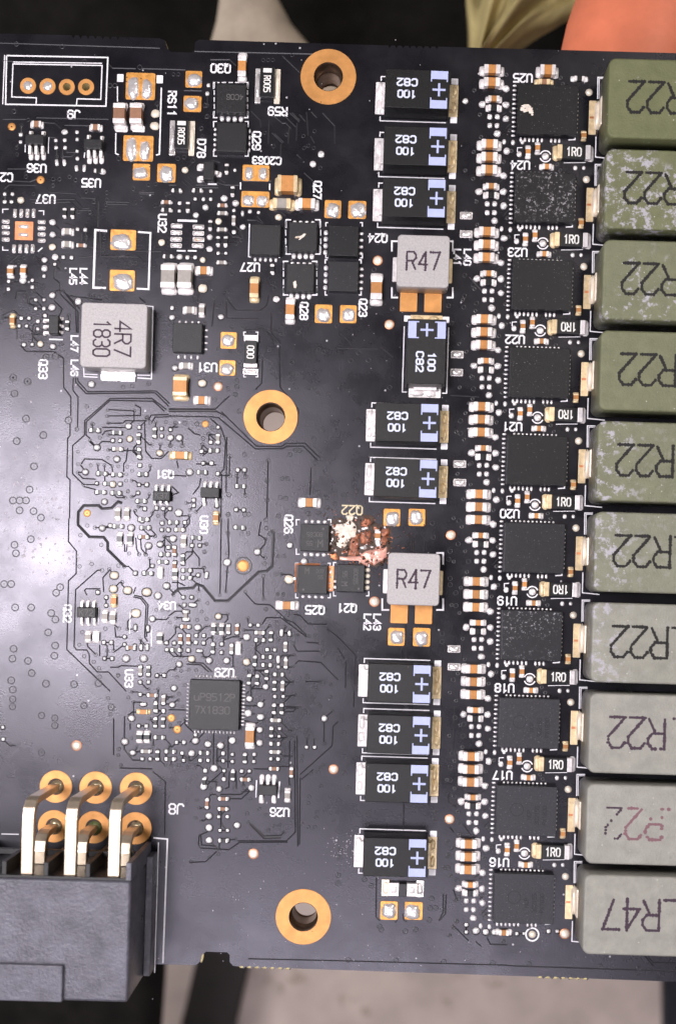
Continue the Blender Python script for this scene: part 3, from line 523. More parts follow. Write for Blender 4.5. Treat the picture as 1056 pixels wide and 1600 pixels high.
for x, y, dx, dy in ((5, 327, 9, 6), (5, 391, 9, -6), (69, 329.5, -8, 7)):
    silk([(x, y+dy), (x, y), (x+dx, y)], 1.5)
silk([(60, 393), (67, 387)], 2)
silkbar(293, 345, 31, 3.4); silkbar(283.5, 392, 14, 2.2); silkbar(300.5, 392, 14, 2.2)
silkbar(88, 530.5, 22, 2.2); silkbar(332, 288, 14, 2.6); silk([(376, 285), (376, 296)], 2); silk([(421.5, 287), (421.5, 297)], 2)
# dashed frames round the square transistors
def dash(x0, y0, x1, y1, wd=1.6, sides='ltrb', n=5):
    P4 = {'t': ((x0, y0), (x1, y0)), 'b': ((x0, y1), (x1, y1)), 'l': ((x0, y0), (x0, y1)), 'r': ((x1, y0), (x1, y1))}
    for s in sides:
        a, b = P4[s]
        for k in range(n):
            t0, t1 = (k + .12)/n, (k + .80)/n
            silk([(a[0]+(b[0]-a[0])*t0, a[1]+(b[1]-a[1])*t0), (a[0]+(b[0]-a[0])*t1, a[1]+(b[1]-a[1])*t1)], wd)
def frame(x0, y0, x1, y1, arm=9, wd=2.0):
    for x, y, sx, sy in ((x0, y0, 1, 1), (x1, y0, -1, 1), (x0, y1, 1, -1), (x1, y1, -1, -1)): silk([(x, y + sy*arm), (x, y), (x + sx*arm*.6, y)], wd)
dash(335, 129, 387, 183, 1.6, 'tlr'); frame(334, 129, 387.5, 184, 10, 1.8); frame(334, 190, 388, 244, 9, 1.6)
frame(447, 343.5, 500, 397, 13); frame(443, 408.5, 495, 461, 13); frame(509, 348, 566, 403, 6, 1.6); frame(508, 406, 564, 461, 6, 1.8)
dash(446.5, 344, 501, 398, 1.6, 'lr', 4); dash(443, 409, 495, 461, 1.6, 'lr', 4)
silk([(390, 350), (388.5, 401), (392, 402)], 1.8); silk([(437.5, 354), (436.5, 403)], 1.6)
frame(463, 812, 517, 866, 9, 1.6); frame(462, 880, 516, 934, 7, 1.6); frame(521, 879, 576, 931, 7, 1.6)
frame(612, 377, 707, 465, 16, 2.6); frame(597, 864, 692, 953, 18, 2.6)
silk([(204, 957), (203, 990)], 1.6) ; silk([(237, 985), (237, 1010)], 1.4); silk([(401, 1219), (400, 1246)], 1.6); silk([(437, 1221), (435, 1247)], 2.2)
silk([(155, 950), (154, 975)], 1.0)
silk([(3, 1303), (30, 1303.5)], 1.6); silk([(240, 1309), (262, 1311), (255, 1505)], 2.4); silk([(248, 1316), (242, 1520)], 1.6)
silk([(40, 226), (40, 238)], 1.5); silk([(133, 238), (132, 247)], 1.5); silk([(77, 214), (76, 240)], 1.2)

# ---- designators: each its own part
DES = [('J9',116,179,14,RT),('U36',58,263,14,RT),('U35',143,286,14,RT),('U37',72,311,14,RT),('C2',11,277,14,RT),('Q30',345,107,14.5,RT),('R59',434,174,14,RT),('RS11',269,162,13.5,CW),('D78',315,232,13.5,CW),('Q29',401,220,13.5,CW),('C2063',417,251,12.5,RT),
('Q27',496,297,13,CW),('U27',391,417.5,14,RT),('Q28',475,486,13,CW),('Q24',590,372,14,RT),('Q23',567,481,13,CW),('U32',254,349,13.5,CW),('L44',131,432,12,CW),('L45',115,432,12,CW),('L47',117,537,12,CW),('L46',117,575,12,CW),('Q33',68,577,14,CW),('U31',324,574,14.5,RT),
('L40',730,402,12,CW),('L41',714,402,12,CW),('Q31',258,741,13,RT),('U30',319,820,13,CW),('Q32',106,959,13,CW),('U34',261,946,13,RT),('U33',202,1060,13,CW),('U29',351,1051,14,RT),('U26',437,1269,14,RT),('J8',276,1264,17,RT),('Q26',451,819,13.5,CW),('Q25',492,953,14,RT),('Q21',542,950,14,RT),('L43',589,972,12,CW),('L42',574,972,12,CW)]
for s, x, y, h, r in DES:
    c = B(x, y); link('designator_text', text_mb(MB(), s, h - 1.6, 2.6, (0, 0), r, 0.36).mesh('designator_text', 'silk'), PARTS, (c[0], c[1], 0))
c = B(550, 797); link('designator_text', text_mb(MB(), 'Q22', 13.5, 2.4, (0, 0), RT, 0.36).mesh('designator_text', 'silk_yellow'), PARTS, (c[0], c[1], 0))

# ------------------------------------------------------------------ component builders (mesh data shared between alike pieces)
CACHE = {}
def cached(key, fn):
    if key not in CACHE: CACHE[key] = fn()
    return CACHE[key]
def mlcc(x, y, L_, W, H, axis='h', body='ceramic_tan', end='end_metal', frac=0.27, name='ceramic_capacitor', raised=0.0, label=None, fillet=3.0):
    """a ceramic chip: body, two metal ends with their solder fillets; (x, y) = photo centre of its top face"""
    c = T(x, y, H); rz = 0 if axis == 'h' else math.pi/2
    key = (L_, W, H, body, end, frac, fillet)
    bm = cached(('b',)+key, lambda: MB().slab(L_*(1-2*frac)+1, W*0.94, 0.8, H-0.5, 0.5, 0.5, 2).mesh('ceramic_body', body))
    def mk(s):
        e = L_*frac; m = MB().slab(e, W, 0.5, H, 1.2, 1.2, 2, at=(s*(L_/2 - e/2), 0))
        m.dome(s*(L_/2 + fillet*0.35), 0, e*1.1 + fillet, W*1.12, min(H*0.5, 4), 0.05, 5, n=12)
        return m.mesh('end_cap', end)
    o = link(name, bm, PARTS, (c[0], c[1], 0), rz)
    for s in (-1, 1): link('end_cap', cached(('e', s)+key, lambda: mk(s)), o)
    if label: o['label'] = label
    return o
def gold_pad(x0, y0, x1, y1, blobs, name='gold_pad', r=2.5):
    c = B((x0+x1)/2, (y0+y1)/2); ww, dd = x1-x0, y1-y0
    o = link(name, MB().slab(ww, dd, 0.02, 0.9, r, 0.3, 3).mesh(name, 'pad_gold'), PARTS, (c[0], c[1], 0))
    for bx, by, bw, bd in blobs:
        m = MB().dome(bx*ww, -by*dd, bw*ww, bd*dd, 5.0, 0.85, 3.0, n=18, rough=0.10, rings=((1, 0), (.93, .35), (.8, .7), (.5, .95)))
        link('solder', m.mesh('solder', 'solder'), o)
    return o
def chip(x, y, ww, dd, H, name, m='chip_plastic', marks=None, label=None, dot=None, mm='laser_mark'):
    """moulded package; (x, y) = photo centre of its top face"""
    c = T(x, y, H)
    o = link(name, MB().slab(ww, dd, 0.6, H, 1.6, 0.9, 3, lean=0.6).mesh(name, m), PARTS, (c[0], c[1], 0))
    if marks or dot:
        for s, px, py, h, r in (marks or []): link('marking', text_mb(MB(), s, h, h*0.13, (px, py), r, H + 0.12).mesh('marking', mm), o)
        if dot: link('corner_dot', MB().disc(dot[0], dot[1], 1.7, H + 0.12, 10).mesh('corner_dot', mm), o)
    if label: o['label'] = label
    return o
def joints(o, pts, ww, dd, h=1.6, m='solder_dot', name='solder_joints', ex=3.0):
    """a package's row of tiny solder joints: one part of it; pts relative to the package centre, photo axes"""
    b = MB()
    for p in pts: b.dome(p[0], -p[1], ww if len(p) < 3 else p[2], dd if len(p) < 3 else p[3], h, 0.05, ex, n=10, rough=0.06)
    j = link(name, b.mesh(name, m), o); j['kind'] = 'stuff'; return j
def rel(x, y, H, *pts):   # photo points -> offsets from the package centre in board axes (y down)
    c = T(x, y, H); out = []
    for p in pts:
        q = B(p[0], p[1]); out.append((q[0]-c[0], -(q[1]-c[1])) + tuple(p[2:]))
    return out

# ---- tantalum capacitors
def tantalum(x, y, vert=False, warm=False):
    H = 40.0; k = 1 + H/(D-H); c = T(x, y, H); rz = CW if vert else RT     # native: band on the left
    Lx, W = 103/k, 62.5/k
    o = link('tantalum_capacitor', cached('tan_b', lambda: MB().slab(Lx, W, 1.5, H, 1.0, 0.8, 2, lean=2.2).mesh('tantalum_body', 'tantalum_plastic')), PARTS, (c[0], c[1], 0), rz + random.uniform(-.008, .008))
    def band():
        m = MB(); z = H + 0.12; x0 = -Lx/2 + 4.5
        for s in (1, -1):
            m.slab(26, 12.5, z-.1, z, .2, .02, 1, at=(x0 + 13, s*(W/2 - 8.2)), bottom=False)
            for q in (0.9, 25.1): m.slab(1.8, 4, z-.1, z, .2, .02, 1, at=(x0 + q, s*(W/2 - 16.4)), bottom=False)
        m.slab(20, 3.2, z-.1, z, .2, .02, 1, at=(x0 + 13, 0), bottom=False); m.slab(3.2, 8.4, z-.1, z, .2, .02, 1, at=(x0 + 13, 5.8), bottom=False); m.slab(3.2, 8.4, z-.1, z, .2, .02, 1, at=(x0 + 13, -5.8), bottom=False)
        return m.mesh('polarity_band', 'band_print')
    link('polarity_band', cached('tan_p', band), o)
    for tx, py, aw in (('100', 8.2, .68), ('C82', -9.8, .76)): link('marking', cached('tan_'+tx, lambda: text_mb(MB(), tx, 10.3, 2.6, (16, py), 0, H+.12, asp=aw, gap=.4).mesh('marking', 'cap_print')), o)
    for s in (-1, 1):
        def term():
            m = MB().slab(15, 50, 0.03, 1.0, 1, .3, 2, at=(s*(Lx/2 + 6.5), 0)); m.slab(5, 36, 0.5, 13, .8, .8, 2, at=(s*(Lx/2 + 1.6), 0))
            for q in (-1, 1): m.dome(s*(Lx/2 + 7.5) + random.uniform(-1, 1), q*11 + random.uniform(-3, 3), random.uniform(8, 12), random.uniform(16, 25), random.uniform(2, 4.5), .9, 3, n=14, rough=.16)
            return m.mesh('terminal', 'end_metal_warm' if s < 0 else 'end_metal')
        link('terminal', cached(('tan_e', s, random.randint(0, 3)), term), o)
    # silk round it
    cr, sr = math.cos(rz), math.sin(rz)
    def sl(pts, wd=1.7): sk.strip([(c[0] + p[0]*cr - p[1]*sr, c[1] + p[0]*sr + p[1]*cr) for p in pts], wd, 0.34)
    sl([(-Lx/2 + 4, W/2 + 4), (Lx/2 + 6, W/2 + 4), (Lx/2 + 6, W/2 - 3)]); sl([(-Lx/2 + 4, -W/2 - 4), (Lx/2 + 6, -W/2 - 4), (Lx/2 + 6, -W/2 + 3)])
    for s in (1, -1):
        p = (-Lx/2 - 8, s*(W/2 - 0.5)); sk.slab(10.5, 9.5, .02, .5, .8, .1, 2, at=(c[0] + p[0]*cr - p[1]*sr, c[1] + p[0]*sr + p[1]*cr), bottom=False)
    return o
for x, y in ((652, 139), (650, 228), (648, 309), (637, 660), (635, 747), (625, 1068), (624, 1148), (621, 1224), (618, 1340)): tantalum(x, y)
tantalum(666, 549, True)

# ---- grey moulded inductors
def grey_inductor(x, y, W, Dp, H, marks, rot, pads):
    k = 1 + H/(D-H); c = T(x, y, H); W, Dp = W/k, Dp/k
    o = link('moulded_inductor', MB().slab(W, Dp, 1.5, H, 6, 1.6, 6).mesh('moulded_inductor', 'inductor_grey'), PARTS, (c[0], c[1], 0))
    for s, px, py, h, aw in marks: link('marking', text_mb(MB(), s, h, 4.2 if len(marks) == 1 else 2.8, (px, py), rot, H + .1, asp=aw, gap=.32, dots=3.6 if len(marks) == 1 else 0).mesh('marking', 'ink_violet'), o)
    for nm, m, px, py, ww, dd, h in pads:
        q = MB().slab(ww, dd, .03, h, 1.8, .5, 3)
        link(nm, q.mesh(nm, m), o, (px, py, 0))
    return o
for x, y, w1 in ((661, 408, 81.5), (646, 905, 81.5)):
    dn = 19 if y < 500 else 8
    o = grey_inductor(x, y, w1, 81.5, 39, [('R47', 0, 0, 27.5, .5)], 0, [('gold_tab', 'gold', -20, -52, 27, 34, 2.2), ('gold_tab', 'gold', 18, -52, 27, 34, 2.2), ('terminal', 'end_metal', -42, -4, 9, 38, 3), ('terminal', 'end_metal_warm', 42, -4, 9, 38, 3)])
grey_inductor(178, 524, 103, 101, 39, [('4R7', 14, -5, 25, .58), ('1830', -18, -5, 25, .44)], CW, [('terminal', 'end_metal_warm', 0, 53, 52, 8, 5), ('terminal', 'solder', -13, -56, 27, 15, 3.5), ('terminal', 'solder', 14, -56, 27, 15, 3.5)])

# ---- power stage rows: driver chip, big olive inductor, small parts, ten times along the board
OL, GR = (0.160, 0.170, 0.082), (0.36, 0.35, 0.315)  # mix towards grey down the rows: painted-in gloss of light plus paste film
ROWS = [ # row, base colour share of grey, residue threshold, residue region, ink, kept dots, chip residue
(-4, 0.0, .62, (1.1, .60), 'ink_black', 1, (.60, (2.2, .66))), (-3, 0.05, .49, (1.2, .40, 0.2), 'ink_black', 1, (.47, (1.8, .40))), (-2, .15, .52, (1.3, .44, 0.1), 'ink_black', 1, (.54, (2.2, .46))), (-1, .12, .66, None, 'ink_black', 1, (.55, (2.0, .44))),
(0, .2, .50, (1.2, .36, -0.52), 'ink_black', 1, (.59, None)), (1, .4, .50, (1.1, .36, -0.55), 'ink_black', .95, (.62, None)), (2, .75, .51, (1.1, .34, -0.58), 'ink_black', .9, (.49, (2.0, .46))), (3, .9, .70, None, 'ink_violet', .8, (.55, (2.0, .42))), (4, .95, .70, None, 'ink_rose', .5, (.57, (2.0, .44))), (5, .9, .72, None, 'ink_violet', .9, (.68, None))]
PITCH = 136.2
Z4 = lambda x, y: (700 + x/4.4, 640 + y/4.4)
b0 = B(837, 720.5)
def R(row, x, y):          # enlargement coordinates of the row at U21 -> board coordinates of this row
    p = B(*Z4(x, y)); return (p[0], p[1] - PITCH*row)
NAMES = ['U25', 'U24', 'U23', 'U22', 'U21', 'U20', 'U19', 'U18', 'U17', 'U16']
small = MB(); tiny = MB(); rowvia = MB()
def plain(m, key, fn, nm, c, rz=0.0, parent=None):
    return link(nm, cached(key, fn), parent or PARTS, (c[0], c[1], 0), rz)
def mlcc_b(c, L_, W, H, axis='h', body='ceramic_tan', end='end_metal', frac=.27, fillet=3.0, name='ceramic_capacitor'):
    px = NX; # board coordinates given directly (base centre)
    key = (L_, W, H, body, end, frac, fillet); rz = 0 if axis == 'h' else math.pi/2
    bm = cached(('b',)+key, lambda: MB().slab(L_*(1-2*frac)+1, W*0.94, 0.8, H-0.5, 0.5, 0.5, 2).mesh('ceramic_body', body))
    def mk(s):
        e = L_*frac; m = MB().slab(e, W, 0.5, H, 1.2, 1.2, 2, at=(s*(L_/2 - e/2), 0))
        m.dome(s*(L_/2 + fillet*0.35), 0, e*1.1 + fillet, W*1.12, min(H*0.5, 4), 0.05, 5, n=12); return m.mesh('end_cap', end)
    o = link(name, bm, PARTS, (c[0], c[1], 0), rz)
    for s in (-1, 1): link('end_cap', cached(('e', s)+key, lambda: mk(s)), o)
    return o
ONES = {-4: UP, -3: UP, -2: RT, -1: RT, 0: UP, 1: RT, 2: UP, 3: UP, 4: UP}
for (row, gshare, th, big, ink, keep, (cth, cbig)), nm in zip(ROWS, NAMES):
    # driver chip
    c0 = B(837, 720.5); cy = c0[1] - PITCH*row; H = 13.0
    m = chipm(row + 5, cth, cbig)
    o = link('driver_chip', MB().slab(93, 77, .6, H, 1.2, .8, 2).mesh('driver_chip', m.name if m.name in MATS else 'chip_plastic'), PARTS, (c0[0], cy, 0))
    o['label'] = 'square black driver chip beside the designator %s' % nm
    pts = [(-51, -40.5 + 7.1*k, 6.2, 3.4) for k in range(12)] + [(-39 + 6.6*k, 43.5, 3.9, 7) for k in range(6)] + [(8.5 + 6.4*k, 43.5, 4, 7) for k in range(3)] + [(-35 + 6.5*k, -41.5, 3.6, 3.4) for k in range(11)] + [(48.3, -30 + 6.6*k, 2.2, 3) for k in range(10)]
    joints(o, pts, 4, 4, 1.5)
    if row >= 1:
        t = MB(); z = H + .14; mk_ = lambda q: link('marking', q.mesh('marking', 'laser_dark'), o)
        t.strip([(-15 + 10*math.cos(a*.3142), 2 + 10*math.sin(a*.3142)) for a in range(20)], .9, z, closed=True)
        for s, px, h in (('NCP', 4, 6), ('302155', 16, 6), ('PX1830', 28, 6)): mk_(text_mb(MB(), s, h, .9, (px, -6), math.pi/2, z))
        link('marking_ring', t.mesh('marking_ring', 'laser_dark'), o)
    # olive inductor
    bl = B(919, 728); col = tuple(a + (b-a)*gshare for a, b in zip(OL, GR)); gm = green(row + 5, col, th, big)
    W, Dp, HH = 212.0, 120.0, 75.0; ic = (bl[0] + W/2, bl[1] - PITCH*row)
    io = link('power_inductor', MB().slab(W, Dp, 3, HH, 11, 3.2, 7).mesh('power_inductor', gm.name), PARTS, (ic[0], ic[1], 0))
    txt = 'LR47' if row == 5 else 'LR22'
    io['label'] = 'olive grey block inductor printed %s in the row of driver %s' % (txt[1:], nm)
    tx = T(*( (1008 - 4.05*row), 729 + 136.2*row*1.04 + (-9 if row < 0 else -6 if row < 3 else -2)), HH) if False else None
    t = text_mb(MB(), txt if row != 4 else 'LR2 ', 46, 5.8, (-W/2 + 86, 2), RT, HH + .12, asp=.53, gap=.22, dots=4.3, keep=keep)
    link('marking', t.mesh('marking', ink), io)
    if row == 4: link('marking', text_mb(MB(), '   2', 46, 4.6, (-W/2 + 86, 2), RT, HH + .12, asp=.53, gap=.22, dots=4.3, keep=.5).mesh('marking', 'ink_violet'), io)
    # its soldered terminal: pad on the board and the folded tab
    a = R(row, 918, 390); pad = link('inductor_terminal', cached('it_pad', lambda: MB().slab(11.5, 53, .03, 1.1, 1, .3, 2).mesh('inductor_terminal', 'end_metal_warm')), PARTS, (a[0], a[1], 0))
    def tab():
        q = MB().slab(7, 44, .4, 24, 2.5, 1.6, 3, at=(11.5, 3)); q.dome(6.5, 4, 9, 42, 9, .9, 3, n=16, rough=.12); return q.mesh('solder_tab', 'solder_warm')
    link('solder_tab', cached('it_tab', tab), pad)
    link('pad_gap', cached('it_gap', lambda: MB().slab(7.5, 3.4, 1.0, 1.25, .5, .05, 2, at=(-1, 0)).mesh('pad_gap', 'copper')), pad)
    # silk corner bracket of the inductor
    for pl in ([(1010, 112), (955, 112), (953, 260)], [(1056, 672), (938, 660), (942, 520)]): sk.strip([R(row, *p) for p in pl], 1.7, .34)
    for pl in ([(1010, 121), (965, 121), (963, 260)],): sk.strip([R(row, *p) for p in pl], 1.1, .34)
    # 1R0 resistor
    if row < 5:
        a = R(row, 785, 638); ro = link('chip_resistor', cached('r_b', lambda: MB().slab(42, 21, 1, 9, .8, .8, 2).mesh('resistor_body', 'resistor_black')), PARTS, (a[0], a[1], 0))
        for s in (-1, 1):
            def cap_(s=s):
                q = MB().slab(8, 22, .4, 9.6, 1, .8, 2, at=(s*22, 0)); q.dome(s*27, 0, 11, 24, 3.6, .05, 5, n=14, rough=.05); return q.mesh('end_cap', 'end_metal_warm' if s < 0 else 'end_metal')
            link('end_cap', cached(('r_e', s), cap_), ro)
        link('marking', cached(('r_t', ONES[row]), lambda: text_mb(MB(), '1R0', 12.5, 2.1, (0, 0), ONES[row], 9.15, asp=.46, gap=.42).mesh('marking', 'resistor_print')), ro)
        sk.strip([R(row, 720, 700), R(row, 870, 698)], 1.0, .34)
    # ringed test point, tiny capacitors under and beside it
    a = R(row, 595, 655)
    if row < 5:
        for k in range(2):
            sk.strip([(a[0] + 8.6*math.cos(q), a[1] + 8.6*math.sin(q)) for q in [math.radians(20 + 180*k + 14*i) for i in range(11)]], 1.9, .34)
        small.dome(a[0], a[1], 11, 11, 2.4, .05, 2.2, n=14)
        mlcc_b(R(row, 603, 731), 15, 8.5, 6, 'h', 'ceramic_tan', 'end_metal', .32, 2)
        mlcc_b(R(row, 475, 628), 14, 8, 6, 'v', 'ceramic_tan', 'end_metal', .28, 2); mlcc_b(R(row, 540, 602), 13, 7.6, 6, 'v', 'ceramic_tan', 'end_metal', .24, 2)
        mlcc_b(R(row, 857, 517), 11, 8, 6, 'v', 'ceramic_tan', 'end_metal_warm', .25, 1.5)
        for x, y, ww in ((800, 735, 6.4), (858, 735, 5.4), (437, 557, 6), (415, 640, 8)): p = R(row, x, y); small.dome(p[0], p[1], ww, ww*1.15, 1.8, .05, 2.6, n=10)
        sk.strip([R(row, 435, 595), R(row, 403, 597), R(row, 402, 625)], 1.4, .34)
    sk.strip([R(row, 752, 543), R(row, 798, 540), R(row, 798, 525)], 1.8, .34)
    p = R(row, 895, 215); q = link('test_point', cached('tp', lambda: MB().dome(0, 0, 11.5, 11.5, 4, .05, n=16).mesh('test_point', 'solder_warm')), PARTS, (p[0], p[1], 0))
    # decoupling capacitors to the left of the chip
    ys = (-16, 72, 160) if row > -4 else (72, 160)
    for k, y in enumerate(ys): mlcc_b(R(row, 227 - 2*k, y), 25.5, 14, 11, 'h', 'ceramic_tan', 'end_metal', .29, 3.4)
    mlcc_b(R(row, 240, 267), 18, 9, 7, 'h', 'ceramic_tan', 'end_metal', .3, 1.5)
    mlcc_b(R(row, 240, 327), 18, 9.6, 5, 'h', 'resistor_black', 'end_metal', .26, 1.5, name='small_resistor')
    for x, y, ww in ((160, 298, 12.4), (325, 190, 11.8), (323, 300, 12.2), (325, 397, 11.8), (263, 500, 11.8), (330, 620, 12)):
        p = R(row, x, y)
        if row == 5 and y > 600: continue
        small.dome(p[0] + random.uniform(-.5, .5), p[1], ww*random.uniform(.82, .98), ww*random.uniform(.8, .95), 3.2, .05, 2.1, n=14, rough=.10)
    for x, y in ((213, 383), (265, 383), (213, 443), (263, 443)): p = R(row, x, y); small.dome(p[0], p[1], 7.6, 8, 2, .05, 4, n=12, rough=.06)
    for x, y in ((312, 555), (372, 560)): p = R(row, x, y); small.dome(p[0], p[1], 6, 8.4, 2, .05, 2.4, n=10)
    for pl in ([(300, 235), (345, 195)], [(330, 350), (300, 372)], [(365, 420), (320, 470)], [(375, 450), (330, 490)], [(270, 225), (300, 200)]): tiny.strip([R(row, *q) for q in pl], 1.8, .02, .6)
    for x, y in ((60, 440), (140, 372), (352, 478), (365, 345), (378, 238), (112, 205), (60, 150), (150, 520), (130, 560), (100, 620), (470, 655), (365, 612), (300, 60), (330, 90), (650, 560), (560, 560), (720, 150), (700, 110)):
        if x > 90 or row > -4: p = R(row, x + random.uniform(-6, 6), y + random.uniform(-6, 6)); rowvia.torus(p[0], p[1], 2.4, 1.0, .8, 12, 0); rowvia.disc(p[0], p[1], 1.3, .06, 8, 1)
    p = R(row, 440, 117) if row != 4 else R(row, 445, 117)
    link('designator_text', text_mb(MB(), nm, 12.4, 2.6, (0, 0), RT, .36).mesh('designator_text', 'silk'), PARTS, (p[0], p[1], 0))
j = link('row_solder_points', small.mesh('row_solder_points', 'solder_dot'), PARTS); j['kind'] = 'stuff'
j = link('row_vias', rowvia.mesh('row_vias', ['trace_mask', 'via_core']), PARTS); j['kind'] = 'stuff'
j = link('row_traces', tiny.mesh('row_traces', 'trace_mask'), PARTS); j['kind'] = 'stuff'
# end of the row
p = B(831, 1460); sk.strip([(p[0] + 10*math.cos(a*.3142), p[1] + 10*math.sin(a*.3142)) for a in range(20)], 2.4, .34, closed=True)
q = B(831, 1460); link('test_point', CACHE['tp'], PARTS, (q[0], q[1], 0))
mlcc(856, 108, 24, 16, 13, 'h', 'ceramic_tan', 'end_metal', .27); mlcc(850, 127, 19, 9, 6, 'h', 'ceramic_brown', 'end_metal_warm', .33)
mlcc(905, 122, 17, 8, 4, 'h', 'resistor_black', 'end_metal', .3, name='small_resistor')
mlcc(787, 1458, 16, 9, 6, 'h', 'ceramic_tan', 'end_metal', .3)
for x, y in ((714, 554), (713, 582), (718, 725), (718, 754), (728, 337), (728, 366), (709, 1014), (709, 1042)):
    c = B(x, y); m = MB().slab(20, 11.5, .02, 1, 1.5, .3, 2).dome(0, 0, 17, 9.5, 2.8, .9, 5, n=14, rough=.05)
    link('solder_land', cached('land', lambda: m.mesh('solder_land', 'solder')), PARTS, (c[0], c[1], 0))

# ---- square transistors and controllers
def fet(x, y, ww, dd, rows, marks=None, dot=None, mm='laser_mark', name='power_transistor', label=None, m='chip_plastic', jm='solder_dot'):
    H = 13.0; o = chip(x, y, ww, dd, H, name, m, marks, label, dot, mm)
    pts = []
    for side, n, sz in rows:
        for k in range(n):
            t = (k - (n-1)/2) * (ww*.86/n if side in 'tb' else dd*.86/n)
            if side == 'b': pts.append((t, dd/2 + 4.6, *sz))
            if side == 't': pts.append((t, -dd/2 - 4.0, *sz))
            if side == 'l': pts.append((-ww/2 - 4.2, t, *sz))
            if side == 'r': pts.append((ww/2 + 4.2, t, *sz))
    joints(o, pts, 5, 5, 2.0, jm); return o
BIG = (7, 9); SM = (6, 4)
fet(361, 153.5, 46, 45, [('b', 4, BIG)], [('4C06', 6, 2, 8, RT)], mm='laser_mark')
fet(361.5, 214, 45.5, 46, [('l', 5, (5, 5)), ('r', 4, (3, 7))])
fet(414.5, 374, 47, 47, [('b', 5, (4.6, 6.5))], name='controller_chip')
fet(473, 369.5, 44, 45, [('b', 4, BIG), ('t', 4, SM)], label=None, m='chip_plastic')
fet(469, 433.5, 43, 43, [('b', 4, BIG), ('t', 4, SM)])
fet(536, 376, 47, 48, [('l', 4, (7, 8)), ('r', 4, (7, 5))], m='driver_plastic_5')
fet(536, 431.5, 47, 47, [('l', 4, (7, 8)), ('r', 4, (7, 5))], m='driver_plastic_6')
fet(293, 527.5, 46, 46, [('r', 4, (6, 3.4)), ('b', 4, (4, 7)), ('t', 4, (4, 4))], name='controller_chip')
fet(491.5, 840, 45, 42.5, [('b', 4, (7, 6.4)), ('t', 4, (6, 6))], [('80C65', 0, 5, 6, RT), ('M', 9, -9, 11, UP), ('55', -8, -9, 6, RT)], (13, 14))
fet(488.5, 905.5, 46, 44.5, [('b', 4, (6, 5)), ('r', 4, (4, 4))], [('M', -9, 13, 9, UP), ('207', 11, 13, 5, UP), ('55', 12, 4, 5, UP)], (-14, -16), label='scorched square transistor left of the burnt patch', m='chip_plastic')
fet(547.5, 903.5, 43.5, 43, [('r', 4, (8, 7))], [('80C65', 8, 3, 6, CW), ('M', -9, -9, 9, CW), ('55', -9, 6, 6, CW)], (13, -16), jm='solder_warm')
# copper showing round the scorched transistor
link('bare_copper', MB().slab(9, 40, .02, 1.2, 2, .4, 2, at=B(517, 904)).mesh('bare_copper', 'copper'), PARTS)
link('bare_copper', MB().strip([B(462, 925), B(462.5, 881), B(500, 882)], 3, .05, .9).mesh('bare_copper', 'copper'), PARTS)
# white smears left on two packages
def smear(x, y, H, pts, nm='paste_smear'):
    m = MB()
    for a, b, ww, dd, r in pts: q = T(x + a, y + b, H); m.dome(q[0], q[1], ww, dd, .7, H, 2.4, n=12, rough=.3, rot=r)
    link(nm, m.mesh(nm, 'ash_white'), PARTS)
smear(473, 369.5, 13, [(-8, 1, 9, 4, .1), (-1, 0, 12, 4.5, .7), (1, -2, 5, 4, .4)]); smear(469, 436, 13, [(-8, 8, 5, 9, .2), (-8, 12, 4, 4, 0)])
smear(823, 170, 13, [(-1, -4, 14, 7, -.2), (2, 1, 12, 8, .2), (-7, 0, 8, 6, 0), (6, 5, 8, 6, .4), (8, 9, 3.5, 3, 0), (-4, 4, 4, 3.5, 0)])
# big fine-pitch controller
o = fet(335, 1101.5, 78, 78, [('t', 12, (2.6, 4.6)), ('r', 12, (6.4, 3)), ('b', 12, (2.6, 4.6)), ('l', 12, (4.6, 2.6))], [('uP9512P', 0, 12, 11, UP), ('7X1830', -3, -8, 11, UP)], name='controller_chip', label='largest square controller chip, printed 7X1830')
# small gull-wing packages
def sot(x, y, ww, dd, H, leads, name='small_transistor', m='chip_plastic', marks=None, mm='laser_mark'):
    o = chip(x, y, ww, dd, H, name, m, marks, None, None, mm); c = T(x, y, H)
    for lx, ly, lw, ld, side in leads:
        p = B(lx, ly); q = MB()
        q.dome(p[0]-c[0], p[1]-c[1], lw, ld, 2.2, .05, 4, n=12, rough=.05)
        if side in 'tb':
            e = (p[1]-c[1]) - (-dd/2 if side == 'b' else dd/2); q.slab(lw*.6, abs(e), .5, H*.55, .4, .4, 1, at=(p[0]-c[0], p[1]-c[1] - e/2))
        else:
            e = (p[0]-c[0]) - (-ww/2 if side == 'l' else ww/2); q.slab(abs(e), ld*.6, .5, H*.55, .4, .4, 1, at=(p[0]-c[0] - e/2, p[1]-c[1]))
        link('lead', q.mesh('lead', 'end_metal'), o)
    return o
A = lambda x, y: (x/S6, 160 + y/S6)
sot(54, 217, 29, 15.5, 15, [(*A(x, 520), 7.5, 14, 'b') for x in (305, 365, 427)] + [(*A(312, 298), 6, 6, 't'), (*A(432, 300), 6, 6, 't')])
sot(145, 224.5, 29, 15.5, 15, [(*A(x, 555), 7.5, 14, 'b') for x in (872, 930, 990)] + [(*A(870, 335), 6, 6, 't'), (*A(998, 345), 6, 6, 't')])
A = lambda x, y: (x/S6, 440 + y/S6)
sot(84, 507, 15.5, 29, 15, [(*A(x, y), 6.5, 5.5, 'r') for x, y in ((605, 360), (605, 433), (602, 495))] + [(*A(440, y), 6.5, 6, 'l') for y in (385, 445, 505)], m='ceramic_grey' if False else 'chip_plastic')
A = lambda x, y: (240 + x/S6, 250 + y/S6)
sot(326, 266, 17, 29, 15, [(*A(450, 75), 9, 11, 'l'), (*A(450, 190), 9, 10, 'l'), (*A(632, 140), 10, 9, 'r')])
